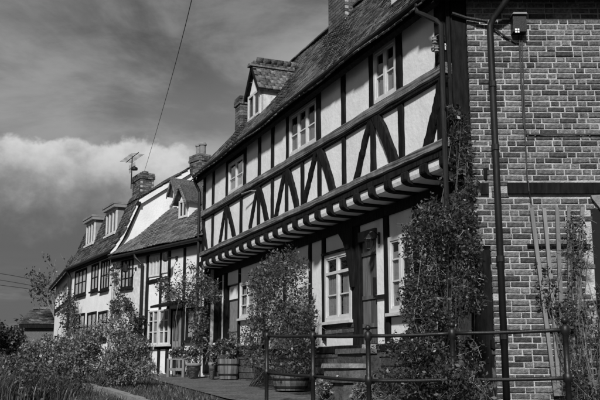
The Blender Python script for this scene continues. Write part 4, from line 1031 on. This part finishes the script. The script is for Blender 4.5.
def aerial():
    t = thing('television_aerial', 'television aerial with crossed rods on the gabled house chimney', 'aerial', H.w(chx-.1, chy, chz-.2), H.rz)
    zt = H.l(144, 157, chy)[1]-(chz-.2)
    m = MB(); m.tube([(0, -.40, -.3), (0, -.40, zt)], .022, 6); m.tube([(0, 0, -.1), (0, -.40, -.1)], .018, 5); m.build('mast', 'iron_black', t)
    m = MB(); m.tube([(-.75, -.40, zt-.06), (.75, -.40, zt-.02)], .014, 5)
    for k in range(9):
        x = -.72+k*.17; m.tube([(x, -.40-.24, zt-.05), (x, -.40+.24, zt-.05)], .008, 4)
    m.build('aerial_boom', 'iron_black', t)
    m = MB(); m.tube([(-.35, -.40, zt-.42), (.4, -.40, zt-.42)], .012, 5)
    for k in range(5): x = -.3+k*.16; m.tube([(x, -.40, zt-.42-.15), (x, -.40, zt-.42+.15)], .008, 4)
    m.lathe([(.02, -.08), (.12, -.06), (.12, .02), (.03, .07)], (.30, -.40, zt-.5), 10)
    m.build('lower_aerial', 'iron_black', t)
aerial()

# ---- end house past the pipe
def end_house():
    o = H.w(HL-.02, .06); E2 = Frame(o[0], o[1], 20)
    L = E2.l(55.5, 300)[0]
    h = thing('end_house', 'narrow pale rendered house end with dark band beyond the drainpipe', 'house', E2.w(0, 0), E2.rz)
    def J(name, m, fn, parent=h):
        b = MB(); fn(b); return b.build(name, m, parent)
    J('front_wall', 'render_white', lambda m: m.box(L, -.0, 0, .25, 1.2, 4.95)); J('side_wall', 'render_white', lambda m: m.box(L, -.0, .251, 4.0, 1.2, 4.95))
    zb_ = E2.l(60, 309)[1]; J('band', 'timber_black', lambda m: m.box(L-.01, -.0, -.03, -.002, zb_-.12, zb_+.12))
    for px0, px1 in ((59, 61.5), (63, 68)):
        a, b = E2.l(px0, 285)[0], E2.l(px1, 285)[0]; window(h, a, b, 3.7, 4.7, -.03, 1, (.5,), fw=.05)
    tiled_roof(h, L-.25, .02, -.25, 4.88, .25, 5.5, 'tile', gauge=.12, name='roof', sag=0.0)
    tiled_roof(h, L-.10, .02, .23, 5.5, .8, 6.4, 'tile', gauge=.12, name='steep_slope', sag=0.0)
    J('upper_slope', 'tile', lambda m: m.prism([(.75, 6.3), (2.2, 7.3), (3.8, 5.0), (3.6, 5.0)], L-.1, .0, 'x'))
    J('gutter', 'pipe_black', lambda m: m.tube([(L-.2, -.27, 4.85), (0, -.27, 4.85)], .05, 8))
    return E2, L
E2, EL = end_house()

# ---- barn far left
def barn():
    Y = 46.0; a = at(22, 307, Y); b = at(22, 324, Y); x0 = a.x; t = thing('brick_barn', 'distant low barn with dark tiled roof left of the end house', 'barn', (x0+3, Y, 1.5))
    z1, z0 = a.z-1.5, b.z-1.5
    m = MB(); m.box(-2.8, 4.8, 0, 4, -.4, z0); m.build('wall', 'brick_dark', t)
    rf = tiled_roof(t, -3.0, 5.0, -.2, z0, 2.0, z1, 'tile', gauge=.2, tw=.3)
    m = MB(); m.hexa([(-3, 2, z1-.1), (5, 2, z1-.1), (5, 4.2, z0-.1), (-3, 4.2, z0-.1), (-3, 2, z1), (5, 2, z1), (5, 4.2, z0), (-3, 4.2, z0)]); m.build('back_slope', 'tile', rf)
    for i in range(20):
        m = MB(); m.prism([(2+.14*math.sin(q), z1+.0+.14*math.cos(q)) for q in np.linspace(-1.5, 1.5, 6)], -3+i*.4, -3+i*.4+.38, 'x'); m.build('ridge_tile', 'tile', rf)
    m = MB(); m.box(-3, 5, -.24, -.2, z0-.22, z0-.02); m.build('fascia', 'timber_black', t)
barn()

# ================================================================== WIRES
def wires():
    def wire(label, pts, r, grp=None):
        P = [Vector(p) for p in pts]; n = 40; out = []
        for k in range(n+1):
            s = k/n
            if len(P) == 3:
                p = P[0]*((1-s)*(1-2*s)) + P[1]*(4*s*(1-s)) + P[2]*(s*(2*s-1))
            else: p = P[0].lerp(P[1], s)
            out.append(p)
        m = MB(); m.tube(out, r, 6); o = m.build('overhead_wire', 'wire'); tag(o, label, 'wire', grp)
    c = H.w(chx-.1, chy-.4, 0)
    c0 = at(144.5, 171, c[1]); wire('single telephone wire rising from the chimney across the sky', [c0, at(171.5, 78, 16.0), at(203, -55, 8.0)], .006)
    e = E2.w(EL, -.05, 4.7); e = Vector(e)
    for i, (y0, ym, off) in enumerate(((275, 276, .15), (279, 282.5, .05), (287, 287, -.1))):
        far = at(-60, y0-8, 46.0); mid = at(15, ym, 38.0)
        wire(('topmost of the three wires running left from the end house', 'middle of the three wires running left from the end house', 'lowest of the three wires running left from the end house')[i], [e+Vector((0, 0, off)), mid, far], .014, 'wires left of the end house')
wires()

# ================================================================== TUBS, POTS, BENCH
def tub(px0, px1, py, hpx, label, grp='half barrel tubs'):
    g0, g1 = ground(px0, py), ground(px1, py); c = (g0+g1)/2; r = (g1-g0).length/2; c.y -= r*2*(py > 388); hh = hpx/FPX*c.y
    t = thing('barrel_tub', label, 'planter', (c.x, c.y+r, gz(c.y+r)+.03), group=grp)
    n = 20
    for i in range(n):
        a0, a1 = 2*math.pi*i/n+.012, 2*math.pi*(i+1)/n-.012; m = MB(); V = []
        for (z, f) in ((0, .86), (hh*.5, .97), (hh, 1.0)):
            for (a, rr) in ((a0, r*f), (a1, r*f), (a1, r*f-.03), (a0, r*f-.03)): V.append((rr*math.cos(a), rr*math.sin(a), z))
        m.add(V, [(3,2,1,0), (8,9,10,11)] + [(k*4+i_, k*4+(i_+1) % 4, (k+1)*4+(i_+1) % 4, (k+1)*4+i_) for k in range(2) for i_ in range(4)])
        m.build('stave', 'oak_tub', t)
    for z in (.22, .72):
        f = .86+.14*z+.012; m = MB(); m.lathe([(r*f-.02, hh*z-.018), (r*f+.008, hh*z-.018), (r*f+.012, hh*z+.018), (r*f-.02, hh*z+.018)], n=24); m.build('hoop', 'iron_black', t)
    m = MB(); m.lathe([(r*.95, hh*.4), (r*.955, hh*.88), (.02, hh*.92)], n=20); m.build('soil', 'soil', t)
    return c, r, hh
tA = tub(216.5, 238.5, 381, 19.5, 'oak half barrel tub in front of the far door')
tB = tub(273, 309, 391, 15, 'wide oak half barrel tub behind the railing under the bushy shrub')
def bench():
    g = Vector(C.w(C.l(178, 350, -.62)[0], -.62)); g.z = gz(g.y); t = thing('garden_bench', 'small wooden bench with plants on it by the cottage door', 'bench', (g.x, g.y+.2, g.z+.03), R(-20))
    wd = 15/FPX*g.y*1.1; hh = 16/FPX*g.y
    for sx in (-1, 1):
        for y in (-.14, .14):
            m = MB(); m.box(sx*wd/2-.03, sx*wd/2+.03, y-.03, y+.03, -.03, hh-.001); m.build('leg', 'slat', t)
    for k in range(3):
        m = MB(); m.box(-wd/2-.03, wd/2+.03, -.17+k*.115, -.17+k*.115+.105, hh, hh+.03); m.build('seat_plank', 'slat', t)
    m = MB(); m.box(-wd/2+.03, wd/2-.03, -.145, -.115, hh*.35, hh*.5); m.build('stretcher', 'slat', t)
    return g, hh
bg, bh = bench()
def pot(px, fr, d, rpx, hpx, label, m_='pot'):
    g = Vector(fr.w(fr.l(px, 350, d)[0], d)); g.z = gz(g.y); r = rpx/FPX*g.y; hh = hpx/FPX*g.y
    t = thing('flower_pot', label, 'pot', (g.x, g.y+r, gz(g.y+r)+.03), group='pots by the cottages')
    m = MB(); m.lathe([(r*.62, 0), (r*.92, hh*.8), (r*1.05, hh*.82), (r*1.05, hh), (r*.92, hh), (r*.88, hh*.9)], n=18); m.build('pot_body', m_, t, True)
    m = MB(); m.lathe([(r*.86, hh*.5), (r*.88, hh*.9), (.01, hh*.93)], n=14); m.build('soil', 'soil', t)
    return g, r, hh
pA_ = pot(193, C, -.75, 7.5, 14, 'pale wide clay pot between the small bench and the oak tub')
pB_ = pot(212, T, -.15, 3.6, 16, 'tall narrow pale pot just left of the oak tub')

# ================================================================== PLANTS
def blob(c, r, n, flat=.35):
    """points through an uneven rounded crown"""
    d = rng.normal(size=(n, 3)); d /= np.linalg.norm(d, axis=1)[:, None]; d[:, 2] = np.where(d[:, 2] < -flat, -d[:, 2], d[:, 2])
    rr = (rng.random(n)**.33)
    lump = 1+.16*np.sin(d[:, 0]*5+c[0]*3)*np.cos(d[:, 1]*4+1)+.12*np.sin(d[:, 2]*7+d[:, 0]*4)
    P = np.array(c) + d*(rr*lump)[:, None]*np.array(r)
    return carve(P, int(n*.6), 7.0) if n >= 100 else P
def gb(px, py): g = ground(px, py); return (g.x, g.y, gz(g.y))
# climber on the near corner
poly = [(446, 176), (462, 168), (473, 182), (474, 215), (478, 250), (482, 300), (484, 352), (470, 385), (430, 384), (408, 372), (398, 345), (408, 330), (402, 300), (408, 270), (404, 240), (414, 214), (428, 208), (438, 192)]
b = T.w(-.45, .05); P = wall_points(T, poly, 1100, -.45, .30)
climber('climbing_shrub', 'tall tangled climber covering the near corner of the jettied house', 'climber', (b[0], b[1], gz(b[1])-.02), P, 16, .07, .042, 'leaf_dark', 26, 'twig_light', twig_n=380, twl=.24)
# ivy up the corner post
poly = [(450, 110), (460, 104), (470, 140), (476, 190), (462, 200), (452, 180), (456, 150)]
P = wall_points(T, poly, 50, -.12, .1); 
climber('ivy', 'dark ivy creeping up the corner post beside the brick wall', 'ivy', T.w(.10, -.05, gz(10.4)), P, 14, .06, .05, 'leaf_dark', 10, twig_n=60, twl=.2)
# bushy shrub between window and far door
poly = [(262, 262), (276, 252), (290, 250), (303, 262), (310, 290), (314, 330), (314, 355), (304, 372), (272, 372), (246, 364), (242, 345), (250, 318), (250, 290), (254, 272)]
b = T.w(-6.9, -.1); P = wall_points(T, poly, 800, -.65, .25)
climber('wall_shrub', 'dense leafy shrub trained up the wall between the far door and the large casement window', 'shrub', (b[0], b[1], gz(b[1])), P, 18, .085, .050, 'leaf_mid', 22, twig_n=140)
# low dark shrubs behind the railing
poly = [(372, 345), (392, 338), (420, 340), (446, 348), (462, 372), (462, 398), (372, 398), (366, 370)]
b = T.w(-1.4, -.40); P = wall_points(T, poly, 300, -.65, .2)
climber('low_shrub', 'low dark shrub behind the railing right of the steps', 'shrub', (b[0], b[1], gz(b[1])), P, 22, .09, .045, 'leaf_dark', 5, 'twig', twig_n=220, twl=.2)
poly = [(440, 372), (462, 366), (486, 380), (488, 404), (440, 404)]
b = T.w(-.05, -.30); P = wall_points(T, poly, 90, -.45, .0)
climber('low_shrub', 'wiry low shrub at the foot of the near corner climber', 'shrub', (b[0], b[1], gz(b[1])), P, 14, .08, .045, 'leaf_mid', 4, 'twig_light', twig_n=120, twl=.22)
# flowering plants by the steps
for (px, py, w_, h_, lab) in ((326, 378, 9, 20, 'white flowering plant left of the stone steps'), (361, 386, 8, 20, 'white flowering plant right of the stone steps')):
    lx, _ = T.l(px, py, -.50); b = T.w(lx, -.50); s = b[1]/FPX
    P = blob((b[0], b[1], gz(b[1])+h_*s*.6), (w_*s, .18, h_*s*.6), 60); climber('flowering_plant', lab, 'plant', (b[0], b[1], gz(b[1])), P, 8, .05, .05, 'leaf_light', 12, flowers=26, twig_n=20, twl=.15)
# trellis plant at the right
fr_b = Frame(0, 10.43, 90)
poly = [(566, 222), (576, 214), (588, 232), (598, 262), (606, 320), (606, 404), (562, 404), (566, 350), (560, 318), (566, 290), (572, 262)]
P = wall_points(fr_b, poly, 210, -.50, -.06)
climber('trellis_climber', 'straggly dry climber with bare stems on the trellis', 'climber', (3.42, 10.2, gz(10.2)), P, 12, .06, .035, 'leaf_dark', 40, 'twig', twig_n=240, twl=.35)
poly = [(535, 262), (556, 268), (566, 300), (560, 330), (545, 320), (536, 290)]
P = wall_points(fr_b, poly, 26, -.12, -.05)
climber('trellis_climber', 'small leafy shoots on the left slats of the trellis', 'climber', (3.25, 10.32, gz(10.3)), P, 8, .05, .05, 'leaf_dark', 8, twig_n=16, twl=.25)
# climbing rose over cottage door
poly = [(157, 282), (168, 275), (180, 267), (196, 266), (210, 274), (217, 288), (214, 304), (205, 300), (206, 345), (197, 352), (190, 318), (183, 300), (170, 298), (158, 292)]
P = wall_points(C, poly, 260, -.55, -.05); b = C.w(-.55, -.2)
climber('climbing_rose', 'climbing rose spreading over the cottage door hood and wall', 'climber', (b[0], b[1], gz(b[1])), P, 14, .10, .06, 'leaf_mid', 9, twig_n=120, flowers=30, twl=.3)
# ivy at the cottage's left end
poly = [(110, 318), (114, 302), (122, 296), (131, 302), (136, 320), (140, 352), (118, 354), (112, 340)]
P = wall_points(C, poly, 110, -.45, -.03); b = C.w(-4.2, -.15)
climber('ivy', 'rounded climber on the white cottage under its dark casement', 'climber', (b[0], b[1], gz(b[1])), P, 18, .11, .065, 'leaf_dark', 8, twig_n=60, twl=.25)
poly = [(136, 318), (142, 314), (146, 340), (146, 366), (138, 366)]
P = wall_points(C, poly, 40, -.35, -.05); b = C.w(-3.35, -.15)
climber('ivy', 'dark narrow climber round the cottage downpipe', 'climber', (b[0], b[1], gz(b[1])), P, 12, .10, .09, 'leaf_dark', 8, twig_n=20)
# climber up the junction of gabled house and cottage
poly = [(110, 268), (116, 262), (117, 300), (116, 320), (110, 320)]
P = wall_points(H, poly, 45, -.15, -.01); b = H.w(-.3, -.1)
climber('ivy', 'thin climber up the corner where the gabled house meets the cottage', 'climber', (b[0], b[1], gz(b[1])), P, 10, .08, .08, 'leaf_mid', 8, twig_n=20)
# climber by the far pipe
poly = [(60, 298), (66, 290), (73, 294), (76, 312), (75, 335), (62, 335), (63, 314)]
P = wall_points(H, poly, 80, -.4, -.05); b = H.w(HL+.2, -.2)
climber('ivy', 'dark climber round the drainpipe of the gabled house', 'climber', (b[0], b[1], gz(b[1])), P, 16, .12, .075, 'leaf_dark', 8, twig_n=40, twl=.25)
# tub and pot plants
def potted(c, r, hh, base_z, hpl, label, n=60, m='leaf_mid', fl=18, size=.06):
    P = blob((c.x, c.y+r, base_z+hh+hpl*.42), (r*1.15, r*1.1, hpl*.6), n, .2)
    climber('potted_plant', label, 'plant', (c.x, c.y+r, base_z+hh*.88), P, 9, .06, size, m, 12, flowers=fl, twig_n=20, twl=.18, group='plants in pots and tubs')
c, r, hh = tA; potted(c, r, hh, gz(c.y+r)+.03, .50, 'leafy plant growing in the oak tub by the far door', 90)
g, r, hh = pA_; potted(g, r, hh, gz(g.y+r)+.03, .38, 'small flowering plant in the wide clay pot', 50)
g, r, hh = pB_; potted(g, r, hh, gz(g.y+r)+.03, .40, 'upright plant in the tall narrow pot', 30)
P = blob((bg.x, bg.y+.2, bg.z+bh+.15), (.24, .14, .16), 40, .2); climber('potted_plant', 'trailing plant standing on the small bench', 'plant', (bg.x, bg.y+.2, bg.z+.03+bh+.03), P, 9, .06, .06, 'leaf_mid', 8, flowers=10, twig_n=14, twl=.15, group='plants in pots and tubs')
# tufts along the wall foot
for (px, py, w_, h_, lab) in ((150, 372, 16, 9, 'low plants at the foot of the cottage window'), (252, 380, 16, 22, 'arching plant beside the oak tub at the shrub foot')):
    g = ground(px, py); s = g.y/FPX; P = blob((g.x, g.y, g.z+h_*s*.45), (w_*s, .3, h_*s*.55), 70, .1); climber('border_plant', lab, 'plant', (g.x, g.y, gz(g.y)), P, 9, .07, .07, 'leaf_mid', 12, flowers=14, twig_n=30, twl=.2)
# big rounded bush at left
g = ground(92, 388); s = g.y/FPX
P = np.concatenate([blob((g.x-.1, g.y+.4, g.z+.42), (1.08, .85, .74), 1200, .3), blob((g.x-.75, g.y+.5, g.z+.36), (.75, .7, .62), 500, .3), blob((g.x+.70, g.y+.2, g.z+.13), (.50, .6, .40), 260, .2)])
climber('rounded_bush', 'large rounded leafy bush left of the path', 'bush', (g.x, g.y+.4, gz(g.y+.4)), P, 18, .06, .045, 'leaf_light', 30, twig_n=260, up=.5, twl=.18)
g = at(36, 360, 22.0); b = (g.x, 22.0, gz(22))
P = np.concatenate([blob((g.x+.25, 22, 1.55), (.75, .8, .70), 420, .4), blob((g.x-.55, 22.3, 1.45), (.55, .7, .45), 200, .4)])
climber('hedge_bush', 'darker rounded bush behind the large bush near the end house', 'bush', b, P, 16, .10, .075, 'leaf_dark', 20, twig_n=80, twl=.2)
# long arching grass plants in the foreground corner
def grassy(px, py, wpx, hpx, n, label, lean, m='leaf_mid'):
    g = ground(px, py); s = g.y/FPX; t = thing('arching_plant', label, 'plant', (g.x, g.y, gz(g.y)-.01), group=None)
    V = []; F = []; k = 0
    for i in range(n):
        bx, by = rng.normal()*wpx*s*.35, rng.normal()*.35; L = hpx*s*(.6+.6*rng.random()); a = rng.random()*6.283; d = np.array([math.cos(a)*.5+lean, math.sin(a)*.5, 0])*L*(.5+.5*rng.random())
        wv = np.array([-math.sin(a), math.cos(a), 0])*.007
        for j in range(5):
            q = j/4; p = np.array([bx, by, 0]) + d*q*q + np.array([0, 0, L*(q-.35*q*q)]); ww = wv*(1-q*.9)
            V += [p-ww, p+ww]
        for j in range(4): F.append((k+2*j, k+2*j+1, k+2*j+3, k+2*j+2))
        k += 10
    npmesh('blades', np.array(V), np.array(F), m, t, 'stuff')
    C_ = np.array([(g.x+rng.normal()*wpx*s*.4, g.y+rng.normal()*.4, gz(g.y)+hpx*s*(.15+.75*rng.random())) for _ in range(int(n/6))])-np.array(t.location)
    V, F = leaf_mesh(clump(C_, 10, .09), .05, up=.4); npmesh('foliage', V, F, m, t, 'stuff')
grassy(16, 402, 46, 44, 700, 'tall arching grassy plant in the bottom left corner', .25)
grassy(62, 398, 34, 26, 420, 'lower arching grassy plant in front of the rounded bush', .35)
g = ground(14, 392); P = blob((g.x-.1, g.y+1.5, g.z+.22), (.62, .6, .50), 520, .3)
climber('loose_shrub', 'loose shrub at the left edge behind the arching grass', 'bush', (g.x-.1, g.y+1.5, gz(g.y+1.5)), P, 16, .07, .05, 'leaf_mid', 20, twig_n=90, twl=.2, flowers=40)
# grass tufts on the verge
def verge_grass():
    n = 9000; V = []; F = []
    q = poly_sample([(0, 402), (0, 384), (60, 377), (145, 377), (160, 382), (185, 390), (220, 402)], n); k = 0
    P = np.array([tuple(ground(x, y)) for x, y in q]); P[:, 2] = [gz(y)-.01 for y in P[:, 1]]
    h_ = .05+.05*rng.random(n); a = rng.random(n)*6.283
    dx = np.stack([np.cos(a), np.sin(a), np.zeros(n)], 1); t = P+np.stack([rng.normal(size=n)*.03, rng.normal(size=n)*.03, h_], 1)
    V = np.stack([P-dx*.008, P+dx*.008, t], 1).reshape(-1, 3); F = np.arange(3*n).reshape(n, 3)
    o = npmesh('verge_grass', V, F, 'leaf_mid', None, 'stuff'); tag(o, 'short rough grass on the verge beside the path', 'grass')
verge_grass()

# ---- trees behind
def tree(label, base, h_, spread, leaves, m, trunk_r=.16, seed=1, twn=5, name='tree'):
    r = random.Random(seed); t = thing(name, label, 'tree', base); s = MB(); tips = []
    def grow(p, d, L, rad, lev):
        q = p + d*L; md = p.lerp(q, .5)+Vector((r.gauss(0, .06), r.gauss(0, .06), r.gauss(0, .03)))*L
        s.tube([p, md, q], rad, 6 if lev < 2 else 4, rad*.62, False)
        if lev >= twn: tips.append(q); return
        for k in range(3 if lev else 5):
            nd = (d + Vector((r.gauss(0, .55*spread), r.gauss(0, .55*spread), r.gauss(.05, .28)))).normalized(); grow(q, nd, L*r.uniform(.62, .82), rad*.6, lev+1)
            if lev >= 2: tips.append(q)
    grow(Vector((0, 0, 0)), Vector((0, 0, 1)), h_*.30, trunk_r, 0); s.build('trunk', 'twig', t)
    if leaves:
        C_ = np.array([tuple(p) for p in tips]); C_ = C_[rng.choice(len(C_), min(leaves, len(C_)), replace=False)]
        V, F = leaf_mesh(clump(C_, 12, .28), .16); npmesh('crown', V, F, m, t, 'stuff')
p = at(68, 300, 44.0); tree('bare branched tree rising behind the end house', (p.x, 44, 1.5), 6.3, 1.0, 110, 'leaf_mid', .17, 3, 4, 'bare_tree')
for i, (px, Y, hh, lab) in enumerate(((-8, 40, 2.3, 'dark tree at the far left edge'), (10, 44, 1.9, 'smaller dark tree beside the distant barn'))):
    p = at(px, 340, Y); tree(lab, (p.x, Y, 1.5), hh, 1.1, 420, 'leaf_dark', .14, 11+i, 4, 'dark_tree')

# ---- far-off wood that closes the view left of the barn
def distant_wood():
    n = 900; C_ = np.stack([-75+100*rng.random(n), 85+25*rng.random(n), np.zeros(n)], 1)
    C_[:, 2] = 1.2 + rng.random(n)**.7*(3.2+1.2*np.sin(C_[:, 0]*.35)+.8*np.sin(C_[:, 0]*1.1+1))
    V, F = leaf_mesh(clump(C_, 26, .7), .42); o = npmesh('distant_wood', V, F, 'leaf_dark', None, 'stuff'); tag(o, 'far-off dark wood along the horizon behind the barn', 'wood')
distant_wood()
